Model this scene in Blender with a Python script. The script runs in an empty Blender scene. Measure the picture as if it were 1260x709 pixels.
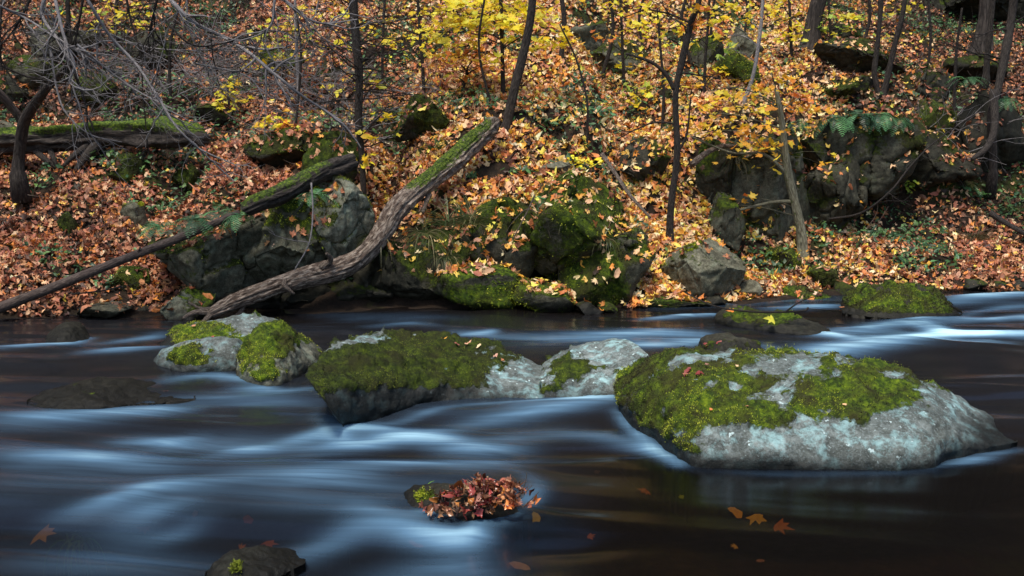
import bpy, math, random
import numpy as np
from mathutils import Vector

rng = np.random.default_rng(11)
random.seed(5)
SC = bpy.context.scene
COL = SC.collection

# ------------------------------------------------------------------ camera maths (photo pixels 1260 x 709)
CH, PITCH, F = 1.5, math.radians(8.6), 1351.0
SP, CP = math.sin(PITCH), math.cos(PITCH)

def ray(px, py):
    """direction with dir.y = 1"""
    x = (px - 630.0) / F
    v = (354.5 - py) / F
    fy = CP + v * SP
    return x / fy, (v * CP - SP) / fy

def pt(px, py, Y):
    dx, dz = ray(px, py)
    return np.array([dx * Y, Y, CH + dz * Y])

def wat(px, py, z=0.0):
    dx, dz = ray(px, py)
    return pt(px, py, (z - CH) / dz)

# ------------------------------------------------------------------ noise
def _hash(ix, iy, iz, s):
    h = (ix * 374761393 + iy * 668265263 + iz * 2147483647 + s * 974634721) & 0xFFFFFFFF
    h = ((h ^ (h >> 13)) * 1274126177) & 0xFFFFFFFF
    h = ((h ^ (h >> 16)) * 2246822519) & 0xFFFFFFFF
    return ((h ^ (h >> 15)) & 0xFFFFFF) / float(0xFFFFFF)

def vnoise(P, s=0):
    P = np.asarray(P, float)
    I = np.floor(P).astype(np.int64)
    f = P - I
    u = f * f * f * (f * (f * 6 - 15) + 10)
    r = 0
    for dx in (0, 1):
        wx = u[:, 0] if dx else 1 - u[:, 0]
        for dy in (0, 1):
            wy = u[:, 1] if dy else 1 - u[:, 1]
            for dz in (0, 1):
                wz = u[:, 2] if dz else 1 - u[:, 2]
                r = r + wx * wy * wz * _hash(I[:, 0] + dx, I[:, 1] + dy, I[:, 2] + dz, s)
    return r * 2 - 1

def fbm(P, oct=4, s=0, gain=0.5, lac=2.03):
    P = np.asarray(P, float)
    a, t, r = 1.0, 0.0, 0
    for k in range(oct):
        r = r + a * vnoise(P + 17.3 * k, s + k)
        t += a
        a *= gain
        P = P * lac
    return r / t * 1.6

def worley(P, s=0):
    P = np.asarray(P, float)
    I = np.floor(P).astype(np.int64)
    f1 = np.full(len(P), 9.0); f2 = np.full(len(P), 9.0); idv = np.zeros(len(P))
    for dx in (-1, 0, 1):
        for dy in (-1, 0, 1):
            for dz in (-1, 0, 1):
                c = [I[:, 0] + dx, I[:, 1] + dy, I[:, 2] + dz]
                q = np.stack([c[k] + _hash(c[0], c[1], c[2], s + 11 * k + 1) for k in range(3)], 1)
                d = np.linalg.norm(P - q, axis=1)
                h = _hash(c[0], c[1], c[2], s + 77)
                near = d < f1
                f2 = np.where(near, f1, np.minimum(f2, d))
                idv = np.where(near, h, idv)
                f1 = np.where(near, d, f1)
    return f1, f2, idv

def sstep(a, b, x):
    t = np.clip((np.asarray(x, float) - a) / (b - a), 0, 1)
    return t * t * (3 - 2 * t)

# ------------------------------------------------------------------ terrain height
def bank_y(x):
    x = np.asarray(x, float)
    b = np.interp(x, [-30, -4, -1.2, 0, 1.2, 2.6, 4.6, 30], [7.2, 8.35, 8.85, 8.95, 9.0, 9.45, 9.95, 13])
    return b + 0.10 * np.sin(x * 2.3 + 1) + 0.06 * np.sin(x * 5.1)

def H(x, y):
    x = np.asarray(x, float); y = np.asarray(y, float)
    sh = x.shape
    x = x.ravel(); y = y.ravel()
    d = y - bank_y(x)
    z = np.where(d < 0, -0.5 * sstep(0, 1.1, -d), 0.0)
    dp = np.maximum(d, 0)
    up = 0.40 * np.minimum(dp, 60) + 0.75 * (dp - 10).clip(0, 45) + 0.05 * sstep(0, .15, dp)  # upper slope steepened out of view, added to keep sky out of water reflections
    # rocky step at the left outcrop and the middle outcrop
    wl = sstep(-3.1, -2.6, x) * (1 - sstep(-1.5, -1.1, x))
    wc = sstep(-1.3, -.8, x) * (1 - sstep(.75, 1.25, x))
    up += wl * 0.42 * sstep(.35, .9, dp) * (1 - .8 * sstep(1.5, 4.5, dp))
    up += wc * 0.50 * sstep(.30, .85, dp) * (1 - .5 * sstep(2, 8, dp))
    # flat terrace and then a crag on the right
    wr = sstep(1.2, 2.3, x)
    up -= wr * .16 * dp.clip(0, 2)
    up += wr * (.85 * sstep(1.95, 2.55, dp) * (1 - .5 * sstep(3, 8, dp))) * (1 - .5 * sstep(4.2, 5.2, x))
    P = np.stack([x, y, np.zeros_like(x)], 1)
    n = .20 * fbm(P * .8, 3, 3) + .11 * fbm(P * 2.3, 4, 9)
    up += n * sstep(0, .7, dp)
    z = z + up + np.where(d < 0, .05 * fbm(P * 1.7, 3, 21), 0)
    # near bank behind the camera
    z = z + 1.6 * sstep(-3.0, -6.5, y) if False else z + 1.6 * sstep(3.0, 6.5, -y)
    return z.reshape(sh)

def hill(px, py, y0=7.6, dz=0.0):
    """point where the ray of a photo pixel meets the hillside"""
    Y = np.arange(y0, 40, .02)
    dx, dzr = ray(px, py)
    z = CH + dzr * Y
    g = H(dx * Y, Y)
    k = np.argmax(z < g)
    if not (z < g).any():
        k = len(Y) - 1
    return np.array([dx * Y[k], Y[k], g[k] + dz])

# ------------------------------------------------------------------ mesh helpers
def make_mesh(name, V, faces=None, tris=None, quads=None, attrs=None, mats=(), smooth=True):
    me = bpy.data.meshes.new(name)
    V = np.asarray(V, np.float32)
    fl = []
    if tris is not None and len(tris): fl.append(np.asarray(tris, np.int32))
    if quads is not None and len(quads): fl.append(np.asarray(quads, np.int32))
    me.vertices.add(len(V)); me.vertices.foreach_set('co', V.ravel())
    loops = np.concatenate([f.ravel() for f in fl])
    tot = np.concatenate([np.full(len(f), f.shape[1], np.int32) for f in fl])
    start = np.concatenate([[0], np.cumsum(tot)[:-1]]).astype(np.int32)
    me.loops.add(len(loops)); me.loops.foreach_set('vertex_index', loops)
    me.polygons.add(len(tot)); me.polygons.foreach_set('loop_start', start); me.polygons.foreach_set('loop_total', tot)
    me.polygons.foreach_set('use_smooth', np.full(len(tot), smooth))
    me.update(calc_edges=True); me.validate()
    for k, a in (attrs or {}).items():
        a = np.asarray(a, np.float32)
        if a.ndim == 1:
            at = me.attributes.new(k, 'FLOAT', 'POINT'); at.data.foreach_set('value', a)
        elif a.shape[1] == 4:
            at = me.attributes.new(k, 'FLOAT_COLOR', 'POINT'); at.data.foreach_set('color', a.ravel())
        else:
            at = me.attributes.new(k, 'FLOAT_VECTOR', 'POINT'); at.data.foreach_set('vector', a.ravel())
    for m in mats: me.materials.append(m)
    return me

def tag(o, label=None, cat=None, group=None, kind=None):
    if label: o['label'] = label
    if cat: o['category'] = cat
    if group: o['group'] = group
    if kind: o['kind'] = kind
    return o

def link(name, me, parent=None, loc=None):
    o = bpy.data.objects.new(name, me); COL.objects.link(o)
    if parent is not None: o.parent = parent
    if loc is not None: o.location = loc
    return o

def empty(name, loc):
    o = bpy.data.objects.new(name, None); COL.objects.link(o); o.location = [float(c) for c in loc]; o.empty_display_size = .1
    return o

def normals(V, T):
    n = np.zeros_like(V)
    a = V[T[:, 1]] - V[T[:, 0]]; b = V[T[:, 2]] - V[T[:, 0]]
    fn = np.cross(a, b)
    if T.shape[1] == 4:
        fn = np.cross(V[T[:, 2]] - V[T[:, 0]], V[T[:, 3]] - V[T[:, 1]])
    for k in range(T.shape[1]): np.add.at(n, T[:, k], fn)
    return n / np.maximum(np.linalg.norm(n, axis=1, keepdims=True), 1e-9)

class Geo:
    """collects pieces that end as one mesh (origin relative)"""
    def __init__(s): s.V = []; s.T = []; s.Q = []; s.A = {}; s.n = 0
    def add(s, V, tris=None, quads=None, **attrs):
        if tris is not None and len(tris): s.T.append(np.asarray(tris) + s.n)
        if quads is not None and len(quads): s.Q.append(np.asarray(quads) + s.n)
        s.V.append(np.asarray(V, float)); s.n += len(V)
        for k, a in attrs.items(): s.A.setdefault(k, []).append(np.asarray(a, float))
    def build(s, name, mat, parent=None, org=(0, 0, 0), smooth=True):
        V = np.concatenate(s.V) - np.asarray(org, float)
        me = make_mesh(name, V, tris=np.concatenate(s.T) if s.T else None, quads=np.concatenate(s.Q) if s.Q else None,
                       attrs={k: np.concatenate(a) for k, a in s.A.items()}, mats=[mat], smooth=smooth)
        return link(name, me, parent, None if parent is not None else [float(c) for c in org])

# ------------------------------------------------------------------ node materials
def new_mat(name):
    m = bpy.data.materials.new(name); m.use_nodes = True
    nt = m.node_tree; nt.nodes.clear()
    return m, nt

class NT:
    def __init__(s, nt): s.nt = nt
    def n(s, t, **kw):
        nd = s.nt.nodes.new(t)
        for k, v in kw.items(): setattr(nd, k, v)
        return nd
    def set(s, nd, k, v):
        if hasattr(v, 'is_output') or isinstance(v, bpy.types.NodeSocket): s.nt.links.new(v, nd.inputs[k])
        else: nd.inputs[k].default_value = v
    def noise(s, vec, scale, detail=6, rough=.55, dist=0.0):
        nd = s.n('ShaderNodeTexNoise'); s.set(nd, 'Scale', scale); s.set(nd, 'Detail', detail); s.set(nd, 'Roughness', rough); s.set(nd, 'Distortion', dist)
        if vec is not None: s.set(nd, 'Vector', vec)
        return nd.outputs['Fac']
    def ramp(s, fac, stops):
        nd = s.n('ShaderNodeValToRGB'); s.set(nd, 'Fac', fac)
        e = nd.color_ramp.elements
        while len(e) < len(stops): e.new(.5)
        for i, (p, c) in enumerate(stops): e[i].position = p; e[i].color = (*c, 1) if len(c) == 3 else c
        return nd.outputs['Color']
    def mix(s, fac, a, b, mode='MIX'):
        nd = s.n('ShaderNodeMix', data_type='RGBA', blend_type=mode); s.set(nd, 0, fac)
        s.set(nd, 6, a if not isinstance(a, tuple) else (*a, 1)); s.set(nd, 7, b if not isinstance(b, tuple) else (*b, 1))
        return nd.outputs[2]
    def math(s, op, a, b=None, c=None, clamp=False):
        nd = s.n('ShaderNodeMath', operation=op, use_clamp=clamp); s.set(nd, 0, a)
        if b is not None: s.set(nd, 1, b)
        if c is not None: s.set(nd, 2, c)
        return nd.outputs[0]
    def mapr(s, v, a, b, c=0.0, d=1.0):
        nd = s.n('ShaderNodeMapRange'); s.set(nd, 0, v); s.set(nd, 1, a); s.set(nd, 2, b); s.set(nd, 3, c); s.set(nd, 4, d)
        nd.clamp = True
        return nd.outputs[0]
    def attr(s, name, out='Fac'):
        nd = s.n('ShaderNodeAttribute', attribute_name=name)
        return nd.outputs[out]
    def bump(s, h, strength, dist, normal=None):
        nd = s.n('ShaderNodeBump'); s.set(nd, 'Strength', strength); s.set(nd, 'Distance', dist); s.set(nd, 'Height', h)
        if normal is not None: s.set(nd, 'Normal', normal)
        return nd.outputs[0]
    def out(s, sh):
        o = s.n('ShaderNodeOutputMaterial'); s.nt.links.new(sh, o.inputs['Surface'])
    def bsdf(s, col, rough, normal=None, spec=.5, **kw):
        nd = s.n('ShaderNodeBsdfPrincipled')
        s.set(nd, 'Base Color', col if not isinstance(col, tuple) else (*col, 1)); s.set(nd, 'Roughness', rough); s.set(nd, 'Specular IOR Level', spec)
        if normal is not None: s.set(nd, 'Normal', normal)
        for k, v in kw.items(): s.set(nd, k, v)
        return nd.outputs[0]

def mat_rock():
    m, nt = new_mat('stone'); t = NT(nt)
    pos = t.n('ShaderNodeNewGeometry').outputs['Position']
    n1 = t.noise(pos, 3.2, 8, .62); n2 = t.noise(pos, 19, 8, .68); n3 = t.noise(pos, 95, 4, .6)
    tone = t.attr('tone')
    stone = t.ramp(n2, [(.30, (.030, .030, .026)), (.46, (.10, .10, .088)), (.60, (.205, .205, .185)), (.76, (.36, .355, .33))])
    stone = t.mix(t.mapr(n1, .40, .7, 0, .8), stone, (.060, .062, .052), 'MIX')
    stone = t.mix(t.mapr(n3, .5, .74, 0, .6), stone, (.30, .31, .30))
    stone = t.mix(t.mapr(t.noise(pos, 2.1, 5, .65), .52, .66, 0, .55), stone, t.mix(1.0, stone, (.38, .36, .32), 'MULTIPLY'))
    # lichen
    ln = t.noise(pos, 11, 9, .7)
    lf = t.math('MULTIPLY', t.mapr(ln, .50, .64, 0, .75), t.attr('lichen'))
    stone = t.mix(lf, stone, t.mix(n2, (.20, .31, .30), (.42, .56, .54)))
    stone = t.mix(t.math('MULTIPLY', t.mapr(t.noise(pos, 34, 3, .5), .67, .72), t.attr('lichen')), stone, (.5, .55, .52))
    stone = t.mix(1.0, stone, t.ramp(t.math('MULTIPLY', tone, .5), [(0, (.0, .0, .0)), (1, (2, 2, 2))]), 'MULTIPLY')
    stone = t.mix(t.attr('lichen'), stone, t.mix(1.0, stone, (.84, .98, 1.03), 'MULTIPLY'))
    stone = t.mix(t.mapr(t.attr('lichen'), .3, .75, 1, 0), stone, t.mix(1.0, stone, (1.0, .93, .70), 'MULTIPLY'))
    # wet foot, plus undercut shade painted through the same mask
    stone = t.mix(t.attr('wet'), stone, t.mix(.93, stone, (.006, .006, .005)))
    mn = t.noise(pos, 26, 6, .7); mn2 = t.noise(pos, 5, 4, .6)
    moss = t.ramp(mn, [(.28, (.010, .018, .004)), (.45, (.035, .065, .008)), (.58, (.11, .17, .010)), (.74, (.27, .35, .02))])
    moss = t.mix(t.mapr(mn2, .42, .62, 0, .75), moss, (.040, .034, .012))
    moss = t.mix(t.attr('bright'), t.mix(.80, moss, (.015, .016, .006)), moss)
    mm = t.mapr(t.math('ADD', t.attr('moss'), t.math('MULTIPLY', t.math('SUBTRACT', t.noise(pos, 40, 6, .65), .5), 1.1)), .42, .60)
    col = t.mix(mm, stone, moss)
    rough = t.mix(mm, t.mix(t.attr('wet'), (.72, .72, .72), (.5, .5, .5)), (.95, .95, .95))
    h = t.math('ADD', t.math('MULTIPLY', n2, .9), t.math('MULTIPLY', n3, .30))
    h = t.math('ADD', h, t.math('MULTIPLY', t.math('MULTIPLY', t.noise(pos, 130, 3, .7), mm), .9))
    t.out(t.bsdf(col, rough, t.bump(h, .8, .016), spec=.18))
    return m

def mat_bark(name, dark, light, scale=9, moss=True, bump=.03):
    m, nt = new_mat(name); t = NT(nt)
    v = t.attr('bark', 'Vector')
    pos = t.n('ShaderNodeNewGeometry').outputs['Position']
    n1 = t.noise(v, scale * 5, 7, .6, .4); n2 = t.noise(pos, 7, 4, .6)
    col = t.ramp(n1, [(.3, tuple(c * .35 for c in dark)), (.47, dark), (.68, light)])
    col = t.mix(t.mapr(n2, .45, .7, 0, .55), col, tuple(.6 * a + .4 * b for a, b in zip(dark, light)))
    nrm = None
    if moss:
        mn = t.noise(pos, 45, 5, .7)
        mc = t.ramp(mn, [(.34, (.010, .018, .004)), (.5, (.05, .085, .01)), (.66, (.17, .23, .02))])
        mf = t.mapr(t.math('ADD', t.attr('moss'), t.math('MULTIPLY', t.math('SUBTRACT', t.noise(pos, 13, 8, .75), .5), 3.2)), .45, .75)
        col = t.mix(mf, col, mc)
    t.out(t.bsdf(col, .85, t.bump(n1, 1.0, bump), spec=.25))
    return m

def mat_leaf(name, trans=.28, rough=.5, noise=True):
    m, nt = new_mat(name); t = NT(nt)
    c = t.attr('col', 'Color')
    pos = t.n('ShaderNodeNewGeometry').outputs['Position']
    c2 = t.mix(t.mapr(t.noise(pos, 55, 3, .6), .45, .72, 0, .4), c, t.mix(1.0, c, (.45, .33, .25), 'MULTIPLY'))
    b = t.bsdf(c2, rough, spec=.35)
    tr = t.n('ShaderNodeBsdfTranslucent'); t.set(tr, 'Color', c2)
    mx = t.n('ShaderNodeMixShader'); t.set(mx, 0, trans); nt.links.new(b, mx.inputs[1]); nt.links.new(tr.outputs[0], mx.inputs[2])
    t.out(mx.outputs[0])
    return m

def mat_soil():
    m, nt = new_mat('forest_soil'); t = NT(nt)
    pos = t.n('ShaderNodeNewGeometry').outputs['Position']
    n1 = t.noise(pos, 14, 8, .7); n2 = t.noise(pos, 1.6, 5, .6)
    col = t.ramp(n1, [(.3, (.010, .007, .005)), (.5, (.024, .016, .010)), (.7, (.050, .030, .018))])
    mo = t.ramp(t.noise(pos, 30, 5, .7), [(.3, (.01, .02, .004)), (.7, (.07, .10, .015))])
    col = t.mix(t.mapr(n2, .54, .66, 0, .8), col, mo)
    t.out(t.bsdf(col, .95, t.bump(n1, 1, .05), spec=.2))
    return m

def mat_water():
    m, nt = new_mat('stream_water'); t = NT(nt)
    pos = t.n('ShaderNodeNewGeometry').outputs['Position']
    flow = t.attr('flow', 'Vector')
    st = t.noise(flow, 1.0, 4, .5, .2)
    st2 = t.noise(flow, 2.6, 3, .5, .2)
    foam_sheen = t.attr('foam_sheen')
    sv = t.n('ShaderNodeVectorMath', operation='MULTIPLY'); nt.links.new(flow, sv.inputs[0]); sv.inputs[1].default_value = (.8, 3.6, 1)
    st3 = t.noise(sv.outputs[0], 1.6, 5, .62, .35)
    k = t.math('MULTIPLY', foam_sheen, t.mapr(t.math('ADD', t.math('MULTIPLY', st, .5), t.math('ADD', t.math('MULTIPLY', st2, .30), t.math('MULTIPLY', st3, .20))), .33, .64, .40, 1.2))
    k = t.math('MINIMUM', k, .96)
    fr = t.n('ShaderNodeFresnel'); t.set(fr, 'IOR', 1.33)
    gl = t.n('ShaderNodeBsdfGlossy'); t.set(gl, 'Color', (.70, .77, .88, 1)); t.set(gl, 'Roughness', .17)
    trn = t.n('ShaderNodeBsdfTransparent'); t.set(trn, 'Color', (.40, .30, .20, 1))
    dk = t.bsdf((.010, .0075, .006), .25, spec=.0)
    body = t.n('ShaderNodeMixShader'); t.set(body, 0, t.attr('clear')); nt.links.new(dk, body.inputs[1]); nt.links.new(trn.outputs[0], body.inputs[2])
    w = t.n('ShaderNodeMixShader'); nt.links.new(fr.outputs[0], w.inputs[0]); nt.links.new(body.outputs[0], w.inputs[1]); nt.links.new(gl.outputs[0], w.inputs[2])
    fo = t.bsdf(t.ramp(k, [(0, (.05, .11, .20)), (.45, (.17, .35, .54)), (.95, (.52, .84, .97))]), .5, spec=.3)  # whitewater, with the blue of reflected sky painted into its colour
    f = t.n('ShaderNodeMixShader'); t.set(f, 0, k); nt.links.new(w.outputs[0], f.inputs[1]); nt.links.new(fo, f.inputs[2])
    t.out(f.outputs[0])
    return m

M_ROCK = mat_rock()
M_BARK = mat_bark('dark_bark', (.026, .021, .018), (.085, .071, .060), 8, True, .02)
M_WEATHER = mat_bark('weathered_wood', (.12, .085, .065), (.50, .42, .34), 7, True, .05)
M_POLE = mat_bark('smooth_wet_bark', (.055, .040, .034), (.13, .10, .085), 5, True, .01)
M_TWIG = mat_bark('grey_twig_bark', (.22, .20, .20), (.46, .44, .44), 8, False, .01)
M_LICH = mat_bark('lichened_bark', (.14, .13, .085), (.36, .36, .25), 7, True, .02)
M_LITTER = mat_leaf('fallen_leaf', .15, .55)
M_LEAF = mat_leaf('living_leaf', .40, .5)
M_GREEN = mat_leaf('evergreen_leaf', .15, .42)
M_WETLEAF = mat_leaf('wet_leaf', .08, .22)
M_SOIL = mat_soil()
M_WATER = mat_water()

# ------------------------------------------------------------------ leaves
ang = np.radians([0, 20, 42, 66, 92, 128, 180, 232, 268, 294, 318, 340])
rad = np.array([1.0, .52, .92, .46, .72, .36, .26, .36, .72, .46, .92, .52])
MAPLE = np.concatenate([[[0, .05]], np.stack([np.sin(ang) * rad, np.cos(ang) * rad], 1)])
ang2 = np.radians(np.arange(0, 360, 30))
rad2 = np.array([1.0, .72, .55, .48, .5, .7, .95, .7, .5, .48, .55, .72])
OVAL = np.concatenate([[[0, 0]], np.stack([np.sin(ang2) * rad2 * .9, np.cos(ang2) * rad2], 1)])
FAN = np.array([[0, 1 + k, 1 + (k + 1) % 12] for k in range(12)])

def leaves(pos, nrm, size, col, curl=.35, oval=.35, spin=None):
    """one leaf of 12 faces per point; returns V, T, colours"""
    N = len(pos)
    nrm = nrm / np.linalg.norm(nrm, axis=1, keepdims=True)
    a = rng.normal(size=(N, 3)) if spin is None else spin
    t = a - (a * nrm).sum(1, keepdims=True) * nrm
    t /= np.linalg.norm(t, axis=1, keepdims=True)
    b = np.cross(nrm, t)
    ov = rng.random(N) < oval
    tp = np.where(ov[:, None, None], OVAL[None], MAPLE[None]) * (1 + .16 * rng.normal(size=(N, 13, 1)).clip(-1.5, 1.5))
    tp = tp * np.stack([rng.uniform(.75, 1.1, N), np.ones(N)], 1)[:, None, :]
    c1 = rng.normal(0, curl, N)[:, None]; c2 = rng.normal(0, curl, N)[:, None]; fold = np.abs(rng.normal(0, curl, N))[:, None]
    z = c1 * tp[:, :, 0] ** 2 + c2 * tp[:, :, 1] ** 2 + fold * np.abs(tp[:, :, 0]) * .8 + curl * .35 * rng.normal(size=(N, 13))
    s = size[:, None, None]
    V = pos[:, None, :] + s * (tp[:, :, :1] * b[:, None, :] + tp[:, :, 1:] * t[:, None, :] + z[:, :, None] * nrm[:, None, :])
    T = (FAN[None] + (np.arange(N) * 13)[:, None, None]).reshape(-1, 3)
    C = np.repeat(np.concatenate([col, np.ones((N, 1))], 1), 13, 0)
    return V.reshape(-1, 3), T, C

PAL = {
 'rust': [(.27, .085, .04), (.38, .15, .075), (.46, .21, .10), (.20, .075, .04), (.52, .27, .14), (.36, .13, .075), (.12, .045, .028), (.55, .20, .05), (.42, .18, .09), (.24, .09, .05), (.62, .38, .22)],
 'gold': [(.84, .60, .36), (.80, .54, .28), (.78, .48, .12), (.82, .58, .10), (.62, .24, .04), (.70, .36, .05), (.66, .42, .22), (.75, .50, .28), (.55, .20, .05), (.48, .16, .05), (.72, .52, .08), (.60, .36, .2), (.30, .11, .05), (.38, .16, .07)],
 'decay_shade': [(.10, .045, .028), (.065, .032, .022), (.16, .075, .04), (.20, .10, .06), (.045, .03, .02)],
 'yellow': [(.88, .66, .02), (.90, .74, .04), (.82, .54, .02), (.86, .76, .08), (.72, .64, .04)],
 'golden': [(.84, .56, .03), (.86, .64, .05), (.82, .44, .03), (.80, .36, .04), (.88, .70, .06)],
 'orange': [(.74, .34, .03), (.72, .24, .03), (.80, .46, .04), (.62, .17, .03), (.82, .55, .06)],
 'lime': [(.50, .56, .05), (.34, .46, .05), (.66, .62, .06), (.22, .36, .05)],
 'green': [(.05, .11, .035), (.07, .16, .05), (.03, .075, .03), (.11, .22, .06)],
 'fern': [(.05, .14, .06), (.075, .20, .08), (.035, .09, .045), (.11, .26, .10)],
 'red': [(.36, .07, .06), (.46, .16, .12), (.30, .06, .05), (.52, .28, .2)],
}
def pick(name, n):
    p = np.array(PAL[name]); c = p[rng.integers(0, len(p), n)] * (1.22 if name in ('gold', 'rust') else 1.0)
    return np.clip(c * rng.uniform(.75, 1.2, (n, 1)) * rng.uniform(.92, 1.08, (n, 3)), 0, .9)

LITTER = Geo()       # ground cover of fallen leaves
def litter(pos, nrm, size, col, curl=.35):
    V, T, C = leaves(pos, nrm, size, col, curl)
    LITTER.add(V, tris=T, col=C)

def litter_colour(x, y):
    """mix of rust and gold by place: the middle of the slope is under the yellow trees"""
    n = len(x)
    px = 630 + x / y * F
    g = np.exp(-((px - 700) / 270) ** 2) * 1.0 + .42 * np.exp(-((px - 1020) / 180) ** 2)
    g = np.clip(g + .25 * fbm(np.stack([x, y, 0 * x], 1) * .9, 2, 5), .06, .95)
    r = rng.random(n) < g
    c = np.where(r[:, None], pick('gold', n), pick('rust', n))
    dk = .06 + .40 * sstep(.15, .7, fbm(np.stack([x, y, 0 * x], 1) * 1.1 + 31, 4, 15)) - .22 * np.exp(-((px - 700) / 260) ** 2) + .38 * sstep(1010, 1150, px) * sstep(11, 12.5, y) + .2 * (1 - sstep(150, 330, px)) * sstep(10.6, 12, y)  # decayed patches by noise, plus a vignette painted into the upper corners
    return np.where((rng.random(n) < dk)[:, None], pick('decay_shade', n), c)

# ------------------------------------------------------------------ tubes, trees
def catmull(P, m):
    """smooth polyline through control rows P (k, d) -> m points"""
    P = np.asarray(P, float); k = len(P)
    if k == 2:
        return P[0] + (P[1] - P[0]) * np.linspace(0, 1, m)[:, None]
    Q = np.concatenate([[2 * P[0] - P[1]], P, [2 * P[-1] - P[-2]]])
    t = np.linspace(0, k - 1, m); i = np.minimum(t.astype(int), k - 2); f = (t - i)[:, None]
    a, b, c, d = Q[i], Q[i + 1], Q[i + 2], Q[i + 3]
    return .5 * (2 * b + (c - a) * f + (2 * a - 5 * b + 4 * c - d) * f ** 2 + (3 * b - a - 3 * c + d) * f ** 3)

def tube(geo, P, R, ns=8, rough=0.0, moss=None, ridge=0.0, cap=True, seed=0):
    P = np.asarray(P, float); m = len(P); R = np.asarray(R, float)
    T = np.gradient(P, axis=0); T /= np.maximum(np.linalg.norm(T, axis=1, keepdims=True), 1e-9)
    ref = np.array([0, -1.0, 0.02]) if abs(T[0, 1]) < .8 else np.array([0, 0, 1.0])
    U = np.zeros_like(P); u = ref - T[0] * (ref @ T[0]); U[0] = u / np.linalg.norm(u)
    for i in range(1, m):
        u = U[i - 1] - T[i] * (U[i - 1] @ T[i]); U[i] = u / max(np.linalg.norm(u), 1e-9)
    W = np.cross(T, U)
    th = np.arange(ns) / ns * 2 * np.pi
    L = np.concatenate([[0], np.cumsum(np.linalg.norm(np.diff(P, axis=0), axis=1))])
    cs, sn = np.cos(th), np.sin(th)
    D = cs[None, :, None] * U[:, None] + sn[None, :, None] * W[:, None]
    rr = np.repeat(R[:, None], ns, 1)
    if rough or ridge:
        q = np.stack([np.repeat(cs[None], m, 0).ravel() * 1.2, np.repeat(sn[None], m, 0).ravel() * 1.2, np.repeat(L / max(R.max(), 1e-4) * .25, ns)], 1)
        rr = rr * (1 + rough * fbm(q, 3, seed).reshape(m, ns))
        if ridge:
            q2 = q * np.array([3.6, 3.6, .8])
            rr = rr * (1 + ridge * (1 - 2 * np.abs(fbm(q2, 3, seed + 5))).reshape(m, ns))
    V = (P[:, None] + D * rr[:, :, None]).reshape(-1, 3)
    i = np.arange(m - 1)[:, None] * ns; j = np.arange(ns)[None]; j2 = (j + 1) % ns
    Q = np.stack([i + j, i + j2, i + ns + j2, i + ns + j], -1).reshape(-1, 4)
    sc = .12 / max(R.max(), .01)
    bark = np.stack([np.repeat(cs[None], m, 0).ravel() * .12, np.repeat(sn[None], m, 0).ravel() * .12, np.repeat(L * .34 * min(sc, 3), ns)], 1)
    bark = bark + seed * .37
    if moss is None: mo = np.zeros(m * ns)
    else: mo = moss(np.repeat(L / L[-1], ns), D.reshape(-1, 3), V)
    if cap:
        Vc = np.concatenate([V, P[:1] - T[:1] * R[0] * .3, P[-1:] + T[-1:] * R[-1] * .3])
        t1 = np.stack([np.full(ns, m * ns), j2.ravel(), j.ravel()], 1)
        t2 = np.stack([np.full(ns, m * ns + 1), (m - 1) * ns + j.ravel(), (m - 1) * ns + j2.ravel()], 1)
        bk = np.concatenate([bark, bark[:1], bark[-1:]]); mo = np.concatenate([mo, [0, 0]])
        geo.add(Vc, tris=np.concatenate([t1, t2]), quads=Q, bark=bk, moss=mo)
    else:
        geo.add(V, quads=Q, bark=bark, moss=mo)

def twig(geo, p, d, L, r, lvl, droop=.0, wig=.25, kids=3, ns=4, tips=None):
    n = 5 + lvl
    P = [np.array(p, float)]; d = d / np.linalg.norm(d)
    for k in range(n):
        d = d + wig * rng.normal(size=3) * [1, .6, 1] * .6 + np.array([0, 0, -droop])
        d /= np.linalg.norm(d); P.append(P[-1] + d * L / n)
    P = np.array(P)
    tube(geo, P, np.linspace(r, r * .35, len(P)), ns, cap=False, seed=int(rng.integers(0, 99)))
    if tips is not None: tips.append(P[-1])
    if lvl > 0:
        for k in range(kids):
            i = int(rng.integers(1, len(P) - 1)); t = P[i + 1] - P[i]
            dd = t / np.linalg.norm(t) + rng.normal(size=3) * [.8, .5, .8]
            twig(geo, P[i], dd, L * rng.uniform(.35, .7), r * .55, lvl - 1, droop, wig, max(1, kids - 1), 3, tips)

# ------------------------------------------------------------------ rocks
def ico(sub):
    import bmesh
    bm = bmesh.new(); bmesh.ops.create_icosphere(bm, subdivisions=sub, radius=1)
    V = np.array([v.co[:] for v in bm.verts]); T = np.array([[v.index for v in f.verts] for f in bm.faces]); bm.free()
    return V, T
ICO = {k: ico(k) for k in (4, 5, 6)}

def rock_attrs(V, N, moss, lichen, tone, wet, bright, seed, zw=.0):
    f = fbm(V * 2.6, 4, seed + 40)
    mo = np.clip((N[:, 2] - .15) / .6, -.5, 1) * .42 + .62 * f + (moss - .42) * 1.5
    if moss <= 0: mo = mo * 0 - 1
    w = np.clip(1 - (V[:, 2] - zw) / .09 + .4 * f, 0, 1) * wet
    return dict(moss=mo, lichen=np.full(len(V), lichen), tone=np.full(len(V), tone), wet=w, bright=np.full(len(V), bright))

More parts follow.
